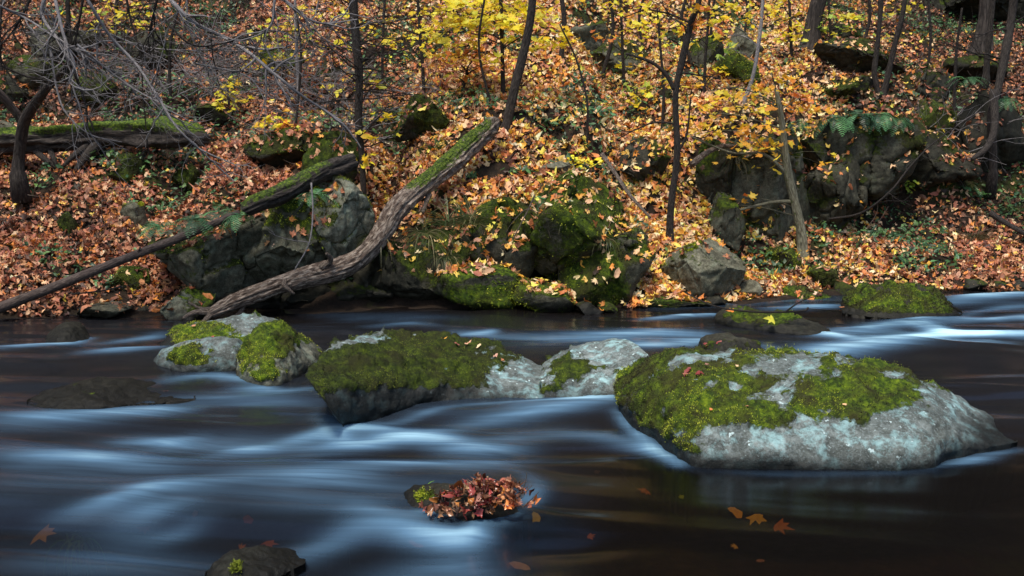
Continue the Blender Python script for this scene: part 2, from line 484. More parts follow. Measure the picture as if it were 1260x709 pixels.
def chunk(c, dims, seed, cuts=7, sub=5, blocky=.0, amp=.05, moss=.5, lichen=.2, tone=1.0, wet=1.0, bright=.5, power=1.0, rotz=None, leafy=0.0, up_cut=None):
    r = np.random.default_rng(seed)
    V, T = ICO[sub]; V = V.copy()
    for k in range(cuts):
        n = r.normal(size=3); n[2] *= .7; n /= np.linalg.norm(n)
        d = r.uniform(.45, .86)
        V = V - n * np.maximum(0, V @ n - d)[:, None] * .985
    lo, hi = V.min(0), V.max(0); V = (V - (lo + hi) / 2) / ((hi - lo) / 2)
    V = V * (np.asarray(dims) / 2)
    a = r.uniform(-.3, .3) if rotz is None else rotz
    R = np.array([[math.cos(a), -math.sin(a), 0], [math.sin(a), math.cos(a), 0], [0, 0, 1]])
    V = V @ R.T + c
    N = normals(V, T)
    sz = float(np.mean(dims))
    if blocky:
        blocky = blocky * 1.35
        q = V * np.array([1.2, 1, .7]) / (sz * .34) + .16 * fbm(V * 3, 3, seed)[:, None]
        f1, f2, idv = worley(q, seed)
        V = V + N * ((idv - .5) * blocky * sz * .35 - blocky * sz * .26 * np.exp(-((f2 - f1) / .045) ** 2))[:, None]
        N = normals(V, T)
    V = V + N * (amp * sz * fbm(V / (sz * .35), 4, seed + 3) + .35 * amp * sz * (.5 - np.abs(fbm(V / (sz * .12), 4, seed + 8))))[:, None]
    N = normals(V, T)
    return V, T, N, rock_attrs(V, N, moss, lichen, tone, wet, bright, seed)

def tufts(V, N, mo, count, size, colkey, geo, seed=0, jitter=.5):
    """moss: tiny upright blades over the mossy part of a surface"""
    ok = np.where(mo > .52)[0]
    if len(ok) < 5: return
    i = ok[rng.integers(0, len(ok), count)]
    p = V[i] + rng.normal(0, .012, (count, 3)) * jitter
    n = N[i] * .8 + rng.normal(0, .55, (count, 3)) + [0, 0, .3]; n /= np.linalg.norm(n, axis=1, keepdims=True)
    s = rng.normal(size=(count, 3)); s -= (s * n).sum(1, keepdims=True) * n; s /= np.linalg.norm(s, axis=1, keepdims=True)
    h = size * rng.uniform(.15, .8, (count, 1)); w = size * .15
    p = p - N[i] * size * .25
    Vv = np.stack([p - s * w, p + s * w, p + n * h], 1).reshape(-1, 3)
    f = .95 * fbm(V[i] * 2.3, 3, seed + 60) + .5 * fbm(V[i] * 14, 2, seed + 63)
    pal = np.array(colkey)
    k = np.clip((f * 1.5 + .44 + rng.normal(0, .14, count)) * (len(pal) - 1), 0, len(pal) - 1.001)
    a = k.astype(int); c = pal[a] + (pal[a + 1] - pal[a]) * (k - a)[:, None]
    c = np.repeat(np.concatenate([c, np.ones((count, 1))], 1), 3, 0)
    geo.add(Vv, tris=np.arange(count * 3).reshape(-1, 3), col=c)

MOSS_BRIGHT = [(.018, .014, .006), (.040, .034, .010), (.075, .085, .010), (.17, .22, .014), (.33, .40, .022), (.46, .50, .04)]
MOSS_DARK = [(.006, .005, .003), (.010, .009, .004), (.022, .022, .006), (.06, .07, .010), (.20, .24, .022)]

def litter_on(V, N, T, dens, thr=.55, size=(.035, .055), col=None, edge=0.0):
    """fallen leaves lying on a rock"""
    a = V[T[:, 0]]; b = V[T[:, 1]]; c = V[T[:, 2]]
    ar = .5 * np.linalg.norm(np.cross(b - a, c - a), axis=1)
    fn = N[T].mean(1)
    f = fbm(a * 2.2, 3, 91)
    w = ar * (fn[:, 2] > thr + .25 * f)
    tot = w.sum()
    n = int(tot * dens)
    if n < 1: return
    i = rng.choice(len(T), n, p=w / tot)
    p = (a[i] + b[i] + c[i]) / 3 + rng.normal(0, .01, (n, 3)) + [0, 0, .006]
    nr = fn[i] + rng.normal(0, .35, (n, 3))
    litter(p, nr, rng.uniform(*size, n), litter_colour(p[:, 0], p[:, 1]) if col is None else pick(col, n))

def emit_rock(name, label, cat, V, T, N, A, org, group=None, moss_n=0, moss_size=.016, dark=False, quads=False):
    me = make_mesh(name, V - org, tris=None if quads else T, quads=T if quads else None, attrs=A, mats=[M_ROCK])
    o = link(name, me, None, [float(c) for c in org]); tag(o, label, cat, group)
    if moss_n:
        g = Geo(); tufts(V, N, A['moss'], moss_n, moss_size, MOSS_DARK if dark else MOSS_BRIGHT, g, 3)
        if g.V: g.build('moss', M_LITTER, o, org)
    return o

def bank_rock(label, x0, y0, x1, y1, dep=.8, seed=1, Y=None, moss=.5, tone=1.0, lichen=.2, cuts=7, blocky=.06, amp=.05, leaf=0.0, name='rock', cat='rock',
              bright=.5, sub=5, tuft=0, push=.2, group='rocks on the bank', sx=1.06, sz=1.15, rotz=None):
    cx = .5 * (x0 + x1)
    if Y is None: Y = hill(cx, y1 - 2)[1]
    Yc = Y + push * dep * .5
    w = (x1 - x0) * Yc / F * sx; h = (y1 - y0) * Yc / F * sz
    d = dep * w if dep < 3 else dep
    c = pt(cx, .5 * (y0 + y1), Y + push * d)
    V, T, N, A = chunk(c, (w, d, h), seed, cuts + 9, sub, blocky * 1.2, amp * .72, moss + (.28 if name == 'outcrop' else .2), lichen * .6, tone * .78, 1.0 if y1 > 345 else 0.0, bright, rotz=rotz)
    org = np.array([c[0], c[1], c[2] - h / 2])
    o = emit_rock(name, label, cat, V, T, N, A, org, group, tuft * 2, .03, dark=bright < .5)
    if leaf: litter_on(V, N, T, leaf * 2.6, .42)
    return o

def loft_boulder(name, label, crest, water, dd, back, k=1.9, seed=1, moss=.5, lichen=.2, tone=1.0, bright=.7, blobs=(), nu=150, amp=.02, fine=.006, tuft=0, tuft_size=.015,
                 dark=False, group='boulders in the stream', cat='boulder', under=.3, bulge=0.0, wet=1.0, leaf=0, damp_shade=()):
    C = catmull(crest, nu); W = catmull(water, nu)
    u = np.linspace(0, 1, nu); prof = np.clip(4 * u * (1 - u), 0, 1) ** .5
    Pw = np.array([wat(*w) for w in W])
    Yc = Pw[:, 1] + dd * (.12 + .88 * prof)
    Pc = np.array([pt(c[0], c[1], y) for c, y in zip(C, Yc)])
    rows = []
    low = Pw.copy(); low[:, 2] = -under; low[:, 1] += .05; rows.append(low)
    mid = Pw.copy(); mid[:, 2] = -under * .4; rows.append(mid)
    nt_ = 34
    for t in np.linspace(0, 1, nt_):
        px = W[:, 0] + (C[:, 0] - W[:, 0]) * t; py = W[:, 1] + (C[:, 1] - W[:, 1]) * t
        Y = Pw[:, 1] + (Yc - Pw[:, 1]) * t ** k - (np.interp(u, [0, .3, .6, 1], bulge) if not np.isscalar(bulge) else bulge) * math.sin(math.pi * t) ** .8
        rows.append(np.array([pt(a, b, y) for a, b, y in zip(px, py, Y)]))
    for a in np.linspace(0, math.pi / 2, 16)[1:]:
        r = Pc.copy(); r[:, 1] += back * prof * math.sin(a); r[:, 2] = (Pc[:, 2] + under) * math.cos(a) ** .8 - under
        for e, sl_ in ((0, slice(0, nu // 2)), (nu - 1, slice(nu // 2, nu))):      # close the two ends on the front's end curve
            fr = np.array([q[e] for q in rows[:nt_ + 2]]); o_ = np.argsort(fr[:, 2])
            wgt = (1 - prof[sl_]) ** 2
            zq = r[e, 2]
            ex = np.interp(zq, fr[o_, 2], fr[o_, 0]) - fr[-1, 0]; ey = np.interp(zq, fr[o_, 2], fr[o_, 1]) - fr[-1, 1]
            r[sl_, 0] += wgt * ex; r[sl_, 1] += wgt * ey
        rows.append(r)
    G = np.array(rows); m = len(rows)
    V = G.reshape(-1, 3)
    i = np.arange(m - 1)[:, None] * nu; j = np.arange(nu - 1)[None]
    Q = np.stack([i + j, i + j + 1, i + nu + j + 1, i + nu + j], -1).reshape(-1, 4)
    N = normals(V, Q)
    taper = np.tile(prof, m) ** .5
    sz = np.ptp(V[:, 0])
    V = V + N * (taper * (amp * fbm(V * 3.2 / max(sz, .5), 4, seed) + .4 * amp * fbm(V * 9, 4, seed + 2)))[:, None]
    N = normals(V, Q)
    A = rock_attrs(V, N, moss, lichen, tone, wet, bright, seed)
    # real moss cushions and bald patches, placed where they grow
    for (bx, by, brx, bry, s) in blobs:
        px = 630 + F * (V[:, 0] / (V[:, 1] * CP - (V[:, 2] - CH) * SP)); 
        py = 354.5 - F * (V[:, 1] * SP + (V[:, 2] - CH) * CP) / (V[:, 1] * CP - (V[:, 2] - CH) * SP)
        A['moss'] = A['moss'] + s * np.exp(-(((px - bx) / brx) ** 2 + ((py - by) / bry) ** 2))
    for (bx, by, brx, bry, s) in damp_shade:  # wet stone, with the shade of undercuts and gaps painted in
        A['wet'] = np.clip(A['wet'] + s * np.exp(-(((px - bx) / brx) ** 2 + ((py - by) / bry) ** 2)), 0, 1)
    A['moss'] = A['moss'] + .60 * fbm(V * 5, 4, seed + 51) + .50 * fbm(V * 19, 3, seed + 57)
    A['moss'] = np.clip(A['moss'], -1.2, 1.0)
    A['moss'] = A['moss'] - 1.2 * np.clip(1 - V[:, 2] / .05, 0, 1)
    mk = sstep(.35, .75, A['moss'])
    V = V + N * (mk * taper * (.012 + .034 * fbm(V * 11, 4, seed + 30)) + fine * fbm(V * 28, 3, seed + 33) * taper)[:, None]
    N = normals(V, Q)
    org = np.array([V[:, 0].mean(), V[:, 1].mean(), -under])
    o = emit_rock(name, label, cat, V, Q, N, A, org, group, tuft, tuft_size, dark, quads=True)
    if leaf: litter_on(V, N, Q[:, :3], leaf, .6, (.02, .035))
    return o, V, N

# ================================================================== SETTING
def axis(dense0, dense1, step, lo, hi, grow=1.18):
    a = list(np.arange(dense0, dense1 + 1e-6, step))
    s = step; v = dense1
    while v < hi: s *= grow; v += s; a.append(v)
    s = step; v = dense0; pre = []
    while v > lo: s *= grow; v -= s; pre.append(v)
    return np.array(pre[::-1] + a)

gx = axis(-8, 9, .065, -120, 120); gy = axis(3.0, 19, .065, -60, 160)
X, Yg = np.meshgrid(gx, gy); Z = H(X, Yg)
V = np.stack([X, Yg, Z], -1).reshape(-1, 3); nx = len(gx)
i = np.arange(len(gy) - 1)[:, None] * nx; j = np.arange(nx - 1)[None]
Q = np.stack([i + j, i + j + 1, i + nx + j + 1, i + nx + j], -1).reshape(-1, 4)
tag(link('hillside', make_mesh('hillside', V, quads=Q, mats=[M_SOIL])), kind='structure')

# ------------------------------------------------------------------ water
wx = axis(-4.6, 5.2, .028, -60, 60, 1.25); wy = axis(2.9, 9.6, .024, -2.5, 14, 1.25)
X, Yw = np.meshgrid(wx, wy)
fx, fy = X.ravel(), Yw.ravel()
P3 = np.stack([fx, fy, 0 * fx], 1)
# flow coordinate: along the current, bent by eddies
warp = fbm(P3 * np.array([.35, .8, 1]), 3, 71)
warp2 = fbm(P3 * np.array([.5, 1.1, 1]) + 40, 3, 77)
fl = np.stack([fx * .55 + .5 * warp2, (fy + .10 * fx + .35 * warp) * 2.6, 0 * fx], 1)
wave = fbm(fl * np.array([.9, .8, 1]), 3, 81, .45)
wave2 = fbm(fl * np.array([1.6, 2.0, 1]) + 9, 2, 83)
zz = .030 * wave + .008 * wave2
foam_sheen = np.zeros(len(fx)); GAIN = 1.0
def stroke(pts, width, inten, lift=.02, aspect=1.0):
    """one silky tongue of white water: soft ridge along a polyline of photo pixels lying on the water"""
    global foam_sheen, zz
    W = np.array([wat(p[0], p[1])[:2] for p in catmull(pts, 26)])
    wd = np.interp(np.linspace(0, 1, 26), np.linspace(0, 1, len(width)), width); wd = wd * (1.06 if W[:, 1].mean() < 6.2 else 1.05); it = np.interp(np.linspace(0, 1, 26), np.linspace(0, 1, len(inten)), inten) * GAIN
    it = it * (.25 + .75 * np.sin(np.pi * np.linspace(.04, .96, 26)) ** .6)
    lo = W.min(0) - .8; hi = W.max(0) + .8
    sel = np.where((fx > lo[0]) & (fx < hi[0]) & (fy > lo[1]) & (fy < hi[1]))[0]
    if not len(sel): return
    p = np.stack([fx[sel], fy[sel]], 1)
    best = np.zeros(len(sel))
    for a, b, w, t in zip(W[:-1], W[1:], wd, it):
        ab = b - a; s = np.clip(((p - a) @ ab) / (ab @ ab + 1e-9), 0, 1)
        d2 = ((p - a - s[:, None] * ab) ** 2).sum(1)
        best = np.maximum(best, t * np.exp(-d2 / (2 * w * w)))
    foam_sheen[sel] = 1 - (1 - foam_sheen[sel]) * (1 - np.clip(best, 0, 1))
    zz[sel] += lift * best
# widths in metres
STROKES = [
 # left front: wide soft veils
 ([(-40, 520), (80, 512), (180, 505), (245, 500)], [.10, .12, .10, .03], [.34, .5, .7, .4], .03),
 ([(-40, 560), (120, 560), (240, 545), (330, 548), (420, 540)], [.12, .13, .12, .08], [.25, .32, .38, .32], .02),
 ([(150, 540), (200, 540), (240, 535)], [.08, .06, .05], [.3, .45, .3], .02),
 ([(250, 560), (300, 552), (330, 552)], [.05, .06, .05], [.45, .6, .4], .02),
 ([(330, 545), (400, 532), (460, 528), (520, 545)], [.05, .05, .07, .05], [.4, .6, .5, .3], .03),
 ([(360, 560), (430, 548), (520, 538), (590, 552), (640, 548)], [.07, .07, .08, .06], [.4, .55, .55, .4], .03),
 ([(380, 585), (450, 578), (520, 575), (580, 582)], [.08, .08, .06, .05], [.35, .5, .5, .25], .02),
 ([(60, 640), (140, 626), (200, 606), (290, 596)], [.05, .06, .07, .06], [.2, .55, .4, .2], .03),
 ([(145, 640), (185, 634), (235, 622)], [.05, .06, .06], [.25, .45, .2], .01),
 ([(300, 585), (380, 592), (450, 596)], [.07, .09, .07], [.3, .42, .25], .02),
 ([(20, 575), (110, 572), (200, 580)], [.08, .09, .07], [.25, .36, .2], .02),
 ([(540, 560), (600, 572), (650, 566)], [.06, .08, .05], [.3, .35, .15], .02),
 ([(390, 500), (420, 540), (470, 548)], [.03, .05, .05], [.2, .45, .3], .01),
 ([(0, 600), (150, 585), (300, 600)], [.16, .18, .15], [.14, .20, .14], .01),
 ([(300, 600), (400, 615), (520, 610)], [.12, .12, .08], [.2, .25, .25], .01),
 ([(300, 690), (380, 672), (430, 655), (470, 650)], [.05, .06, .06, .04], [.25, .4, .35, .2], .02),
 ([(560, 625), (500, 640), (440, 628)], [.05, .05, .05], [.2, .35, .3], .02),
 ([(430, 640), (510, 655), (570, 660), (590, 645)], [.05, .06, .055, .03], [.3, .75, .95, .5], .03),
 ([(480, 700), (560, 690), (600, 695)], [.08, .1, .06], [.3, .4, .2], .01),
 ([(600, 655), (640, 625), (660, 600), (640, 585)], [.03, .04, .04, .03], [.2, .35, .3, .15], .01),
 ([(100, 650), (200, 655), (250, 640)], [.04, .05, .05], [.15, .3, .15], .01),
 ([(0, 690), (120, 690), (240, 700)], [.1, .12, .1], [.15, .25, .2], .01),
 # between the boulders, centre
 ([(520, 535), (600, 520), (680, 508), (757, 500)], [.06, .07, .06, .05], [.35, .38, .55, .7], .02),
 ([(640, 503), (700, 497), (760, 492)], [.05, .05, .05], [.5, .8, .9], .01),
 ([(600, 545), (650, 535), (720, 535), (800, 550), (838, 566)], [.06, .08, .07, .05, .04], [.35, .28, .30, .5, .7], .02),
 ([(760, 510), (775, 525), (800, 545), (835, 572)], [.03, .03, .04, .03], [.6, .5, .55, .5], .01),
 ([(840, 577), (950, 582), (1060, 582), (1145, 578)], [.03, .03, .03, .03], [.06, .14, .12, .25], 0),
 ([(1145, 572), (1200, 562), (1255, 548)], [.03, .04, .03], [.4, .55, .4], 0),
 ([(430, 528), (480, 522), (560, 506), (640, 500)], [.03, .03, .03, .03], [.15, .2, .35, .4], 0),
 # left, behind
 ([(-40, 435), (40, 428), (85, 424), (107, 416)], [.06, .06, .05, .04], [.25, .6, .75, .5], .02),
 ([(100, 438), (150, 435), (200, 432)], [.05, .06, .05], [.4, .7, .6], .02),
 ([(110, 425), (180, 415), (210, 412)], [.06, .06, .04], [.25, .45, .3], .01),
 ([(200, 470), (260, 462), (300, 470), (330, 478)], [.07, .07, .05, .04], [.35, .55, .6, .5], .01),
 ([(290, 478), (350, 482), (395, 476)], [.05, .05, .04], [.4, .45, .3], .01),
 ([(210, 492), (300, 490), (380, 495)], [.09, .1, .08], [.2, .28, .2], .01),
 # far channel, brightest where the water drops on the right
 ([(1085, 425), (1130, 415), (1170, 411), (1240, 414), (1300, 416)], [.08, .09, .07, .07, .07], [.6, .85, .85, .7, .55], .008),
 ([(1120, 400), (1145, 406), (1175, 411), (1215, 412)], [.035, .05, .05, .04], [.6, 1.0, 1.05, .7], .008),
 ([(560, 408), (600, 412), (650, 414), (730, 413), (800, 410), (860, 412)], [.07, .06, .09, .12, .10, .08], [.3, .35, .3, .45, .6, .6], .02),
 ([(640, 425), (720, 420), (800, 424), (870, 420)], [.12, .15, .13, .1], [.18, .3, .45, .55], .01),
 ([(560, 411), (600, 409), (610, 408)], [.04, .04, .03], [.3, .55, .3], .01),
 ([(790, 392), (840, 388), (880, 385)], [.05, .06, .05], [.45, .7, .8], .02),
 ([(930, 428), (980, 438), (1040, 430), (1100, 420), (1140, 412)], [.08, .12, .14, .12, .10], [.45, .6, .62, .75, .85], .02),
 ([(1130, 395), (1150, 404), (1165, 409), (1200, 412), (1290, 414)], [.06, .07, .06, .06, .06], [.4, .6, .7, .6, .5], .02),
 ([(1015, 412), (1060, 405), (1120, 396), (1180, 392)], [.10, .13, .12, .08], [.55, .55, .55, .5], .04),
 ([(1000, 410), (1030, 415), (1050, 420)], [.05, .05, .05], [.8, .6, .4], .02),
 ([(940, 380), (985, 378), (1030, 376)], [.06, .07, .05], [.4, .7, .6], .02),
 ([(1160, 375), (1210, 368), (1290, 364)], [.08, .12, .10], [.45, .7, .65], .03),
 ([(1180, 394), (1230, 392), (1290, 388)], [.06, .06, .06], [.45, .6, .7], .03),
 ([(1185, 388), (1230, 378), (1290, 374)], [.06, .06, .06], [.3, .35, .4], .01),
 ([(890, 445), (940, 442), (1000, 440)], [.05, .05, .05], [.5, .5, .3], .01),
 ([(880, 420), (820, 428), (770, 430)], [.06, .06, .05], [.4, .5, .4], .01),
 ([(380, 385), (480, 392), (560, 395)], [.10, .13, .1], [.08, .16, .10], .01),
 ([(450, 403), (500, 401), (540, 404)], [.05, .05, .04], [.15, .25, .12], .01),
 ([(800, 378), (900, 372), (1030, 368)], [.1, .12, .1], [.12, .2, .25], .0),
]
FAR = 35
for k, s in enumerate(STROKES):
    GAIN = .92 if k < FAR else 1.15
    stroke(*s)
# blue sky haze painted into the water colour, mostly left half and midstream
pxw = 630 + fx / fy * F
sky_haze = (1 - sstep(640, 760, pxw)) * sstep(3.0, 3.6, fy) * (1 - sstep(5.9, 6.6, fy)) * .07 + .05 * (1 - sstep(7.5, 8.8, fy)) * sstep(4.9, 5.6, fy)
foam_sheen = 1 - (1 - foam_sheen) * (1 - sky_haze * (.6 + .8 * (wave > 0) * np.abs(wave)))
calm = sstep(700, 820, pxw) * (1 - sstep(4.6, 4.9, fy))
zz = zz * (1 - .75 * calm)
trail = np.exp(-(((pxw - 650) / 45) ** 2 + ((fy - wat(650, 635)[1]) / .22) ** 2))
deep = .6 * trail + .18 + .62 * calm + .35 * sstep(8.2, 8.9, fy) + .5 * (1 - sstep(3.9, 4.4, fy)) * (1 - calm)
V = np.stack([fx, fy, zz], 1); nx = len(wx)
i = np.arange(len(wy) - 1)[:, None] * nx; j = np.arange(nx - 1)[None]
Q = np.stack([i + j, i + j + 1, i + nx + j + 1, i + nx + j], -1).reshape(-1, 4)
tag(link('stream_water', make_mesh('stream_water', V, quads=Q, attrs=dict(foam_sheen=np.clip(foam_sheen, 0, 1), flow=fl * np.array([1.2, 1.6, 1]), clear=np.clip(deep, 0, .9)), mats=[M_WATER])), kind='structure')

# ================================================================== BOULDERS IN THE STREAM
BIG, BV, BN = loft_boulder('boulder', 'largest boulder in the stream, domed, moss over its back and bare grey right shoulder',
    [(757, 478), (766, 461), (795, 448), (840, 439), (900, 437), (960, 438), (1020, 442), (1080, 451), (1140, 468), (1195, 494), (1225, 515), (1252, 541)],
    [(764, 503), (772, 516), (800, 538), (838, 563), (862, 574), (930, 577), (1000, 578), (1060, 578), (1138, 575), (1160, 566), (1205, 556), (1252, 544)],
    .78, .75, 1.9, 3, moss=.40, lichen=1.0, tone=1.12, bright=.85, tuft=26000, tuft_size=.014, amp=.035, nu=200,
    blobs=[(820, 470, 60, 30, .9), (800, 505, 40, 30, .7), (850, 545, 22, 30, .9), (910, 490, 90, 28, .7), (1020, 482, 110, 24, .6), (1100, 492, 50, 20, .55), (985, 512, 40, 8, -.4), (880, 538, 34, 10, -.4), (905, 478, 10, 4, -.6), (860, 455, 40, 8, .4), (900, 448, 40, 5, .5), (940, 470, 30, 10, .5), (1060, 455, 45, 8, .4),
           (970, 452, 45, 9, -.9), (1010, 465, 40, 8, -.7), (1180, 520, 70, 40, -1.2), (1010, 550, 160, 24, -1.1), (900, 545, 30, 18, -.6), (1130, 545, 60, 30, -.9), (1100, 462, 30, 7, -.6), (910, 440, 40, 5, .5), (880, 575, 25, 16, -.2)],
    damp_shade=[(770, 515, 30, 20, .8), (810, 545, 40, 18, .8), (900, 572, 90, 8, .6)])
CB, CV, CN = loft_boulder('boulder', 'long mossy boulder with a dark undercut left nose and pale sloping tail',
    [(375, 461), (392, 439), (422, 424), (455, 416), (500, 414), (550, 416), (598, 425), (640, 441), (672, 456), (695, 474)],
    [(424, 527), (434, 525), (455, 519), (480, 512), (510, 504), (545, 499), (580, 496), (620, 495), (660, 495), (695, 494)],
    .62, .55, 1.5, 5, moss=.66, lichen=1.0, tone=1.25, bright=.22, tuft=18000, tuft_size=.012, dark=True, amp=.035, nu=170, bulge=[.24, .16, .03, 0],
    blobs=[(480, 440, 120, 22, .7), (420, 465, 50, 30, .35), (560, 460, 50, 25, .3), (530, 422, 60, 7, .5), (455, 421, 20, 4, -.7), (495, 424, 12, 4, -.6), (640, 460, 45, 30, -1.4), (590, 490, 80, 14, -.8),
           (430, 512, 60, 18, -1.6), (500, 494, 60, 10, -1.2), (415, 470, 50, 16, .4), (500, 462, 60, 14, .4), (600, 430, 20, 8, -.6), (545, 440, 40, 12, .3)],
    damp_shade=[(420, 500, 70, 42, 1.8), (480, 492, 80, 28, 1.6), (550, 490, 50, 14, .9)])  # lower nose blackened: wet stone and painted undercut shade
loft_boulder('boulder', 'pale grey boulder with one dark moss patch, touching the largest boulder',
    [(664, 470), (672, 450), (690, 437), (715, 429), (745, 424), (770, 421), (787, 426), (800, 440)],
    [(664, 494), (680, 495), (700, 495), (720, 494), (745, 493), (765, 492), (785, 490), (802, 487)],
    .55, .5, 1.6, 8, moss=.02, lichen=1.0, tone=1.4, bright=.35, tuft=1500, tuft_size=.012, dark=True, amp=.02, nu=110,
    blobs=[(704, 452, 26, 15, 1.9)])
loft_boulder('boulder', 'flat broad boulder with moss stripes, rearmost of the left cluster',
    [(196, 424), (212, 409), (245, 397), (290, 391), (325, 392), (347, 402), (357, 414)],
    [(196, 427), (215, 431), (245, 433), (290, 434), (325, 431), (347, 426), (357, 418)],
    .45, .4, 1.6, 12, moss=.42, lichen=.8, tone=1.1, bright=.9, tuft=4000, nu=100, blobs=[(240, 412, 50, 14, .8), (285, 404, 30, 7, .5), (325, 400, 40, 12, -1.0), (300, 393, 60, 3, -.8)], damp_shade=[(205, 425, 20, 14, .9)], leaf=3)  # shade of the gap beside the low front boulder painted in
loft_boulder('boulder', 'low bare grey boulder with a small moss patch, front left of the left cluster',
    [(189, 443), (204, 428), (228, 418), (258, 415), (290, 417), (305, 430)],
    [(189, 447), (205, 454), (230, 457), (260, 457), (290, 455), (307, 447)],
    .22, .18, 1.6, 14, moss=.06, lichen=.85, tone=.9, bright=.8, tuft=1400, nu=100, wet=.8, blobs=[(232, 438, 22, 12, 1.3)])
loft_boulder('boulder', 'steep boulder thick with bright green moss, between the left cluster and the undercut boulder',
    [(290, 455), (299, 430), (315, 411), (335, 402), (356, 407), (380, 420), (399, 438)],
    [(291, 464), (302, 473), (322, 477), (344, 475), (362, 467), (380, 456), (399, 445)],
    .42, .4, 1.6, 16, moss=.75, lichen=.4, tone=1.05, bright=1.0, tuft=7000, tuft_size=.014, nu=100, blobs=[(378, 440, 22, 20, -1.6), (325, 440, 30, 30, .5)])
loft_boulder('boulder', 'rounded dark green mossy boulder alone near the far right bank',
    [(1036, 380), (1050, 365), (1078, 353), (1108, 349), (1140, 353), (1165, 367), (1184, 384)],
    [(1036, 385), (1055, 388), (1080, 391), (1110, 392), (1140, 391), (1165, 390), (1184, 387)],
    .55, .5, 1.3, 18, moss=1.0, lichen=.1, tone=.25, bright=.75, tuft=11000, tuft_size=.022, nu=100, amp=.035, leaf=4)
loft_boulder('boulder', 'small dark wet boulder with pink leaves, just behind the largest boulder',
    [(860, 429), (864, 416), (880, 411), (902, 412), (928, 420), (950, 436)],
    [(861, 437), (870, 441), (885, 443), (905, 443), (928, 442), (947, 440)],
    .3, .3, 1.5, 22, moss=.15, lichen=.1, tone=.32, bright=.5, nu=80, wet=1.0, leaf=0)
loft_boulder('boulder', 'long low dark boulder crossed by a thin branch, mid stream on the right',
    [(880, 388), (897, 377), (930, 382), (968, 389), (1000, 396), (1022, 407)],
    [(880, 394), (900, 401), (930, 406), (968, 411), (1000, 413), (1022, 412)],
    .35, .35, 1.5, 24, moss=.45, lichen=.2, tone=.28, bright=.8, tuft=1600, nu=90, wet=1.0, blobs=[(1000, 402, 25, 10, -1), (950, 388, 30, 5, .5)])
loft_boulder('boulder', 'dark wet boulder cut off by the bottom edge of the picture',
    [(252, 706), (264, 690), (290, 678), (322, 673), (352, 675), (376, 688)],
    [(254, 716), (270, 724), (300, 726), (332, 716), (356, 704), (376, 692)],
    .22, .2, 1.4, 26, moss=.3, lichen=.2, tone=.25, bright=.4, nu=100, wet=1.0, tuft=600, dark=True)
loft_boulder('boulder', 'long flat dark slab barely above the water, left side of the stream',
    [(33, 492), (60, 480), (100, 473), (150, 470), (200, 478), (240, 487)],
    [(33, 497), (60, 504), (110, 503), (160, 499), (205, 495), (240, 491)],
    .40, .35, 1.3, 28, moss=.05, lichen=.0, tone=.10, bright=.3, nu=100, wet=.8, amp=.03, leaf=4)
loft_boulder('boulder', 'small smooth dark boulder with water sliding round it near the left edge',
    [(56, 415), (72, 402), (86, 398), (99, 402), (109, 413)],
    [(56, 420), (72, 423), (88, 424), (100, 421), (109, 417)],
    .3, .3, 1.4, 30, moss=0, lichen=.0, tone=.16, nu=70, wet=.8)
loft_boulder('boulder', 'low wet rock carrying the clump of soaked leaves, near the bottom edge',
    [(486, 614), (508, 603), (540, 600), (580, 602), (622, 617), (655, 634)],
    [(486, 617), (515, 630), (550, 642), (590, 650), (630, 645), (655, 637)],
    .2, .16, 1.3, 32, moss=.3, lichen=.0, tone=.2, bright=.8, nu=90, wet=1.0, blobs=[(520, 622, 25, 14, .8)], tuft=900)
loft_boulder('boulder', 'tiny dark stone breaking the water, left of the leaf clump',
    [(400, 626), (408, 621), (418, 620), (427, 626)], [(400, 628), (409, 631), (418, 631), (427, 628)],
    .08, .06, 1.4, 34, moss=0, lichen=.1, tone=.4, nu=40, wet=1)

# ================================================================== ROCKS OF THE BANK
R = bank_rock
O = 'outcrop'
R('broad dark block with a flat front, left end of the outcrop under the ferns', 186, 266, 335, 374, 1.0, 41, Y=8.75, moss=.20, tone=.75, blocky=.12, sub=6, amp=.05, name=O, cat='rock outcrop', leaf=60, tuft=2500, bright=.3, lichen=.45)
R('cracked grey block in the middle of the left outcrop above the dark hollow', 292, 248, 400, 356, 1.0, 42, Y=8.85, moss=.28, tone=.85, blocky=.10, sub=6, name=O, cat='rock outcrop', leaf=60, tuft=2500, bright=.5, lichen=.5)
R('tall pale grey rock streaked with moss, right end of the left outcrop', 378, 226, 455, 338, 1.0, 43, Y=8.9, moss=.30, tone=1.35, blocky=.10, sub=6, name=O, cat='rock outcrop', leaf=40, tuft=2500, bright=.6, lichen=.6)
R('small pale rock at the waterline below the left outcrop', 200, 352, 262, 394, .9, 44, Y=8.45, moss=.30, tone=1.1, lichen=.5, leaf=40, bright=.7, tuft=500)
R('flat grey stone at the water edge on the left', 100, 374, 160, 396, .9, 45, Y=8.35, moss=.12, tone=.8, leaf=80)
R('dark green mossy stone under the thin leaning pole', 132, 330, 184, 356, .9, 46, moss=.75, tone=.6, bright=.4, tuft=900, leaf=50)
R('pale capped stone among leaves above the ferns on the left', 152, 250, 182, 282, .9, 47, moss=.45, tone=1.0, bright=.6, tuft=500)
R('dark mossy lump in the leaves under the long mossy log', 132, 190, 178, 226, .9, 48, moss=.8, tone=.35, bright=.25, leaf=60, tuft=700)
R('dark mossy lump in the leaf slope right of the mossy log', 212, 203, 245, 235, .9, 49, moss=.8, tone=.35, bright=.35, leaf=60, tuft=700)
R('small dark mossy stone half way up the left leaf slope', 68, 262, 98, 286, .9, 50, moss=.8, tone=.35, bright=.3, leaf=30, tuft=400)
R('dark recessed rock in the hollow behind the fallen trunk', 395, 318, 480, 380, 1.0, 51, Y=9.05, moss=.2, tone=.28, blocky=.08, bright=.2)
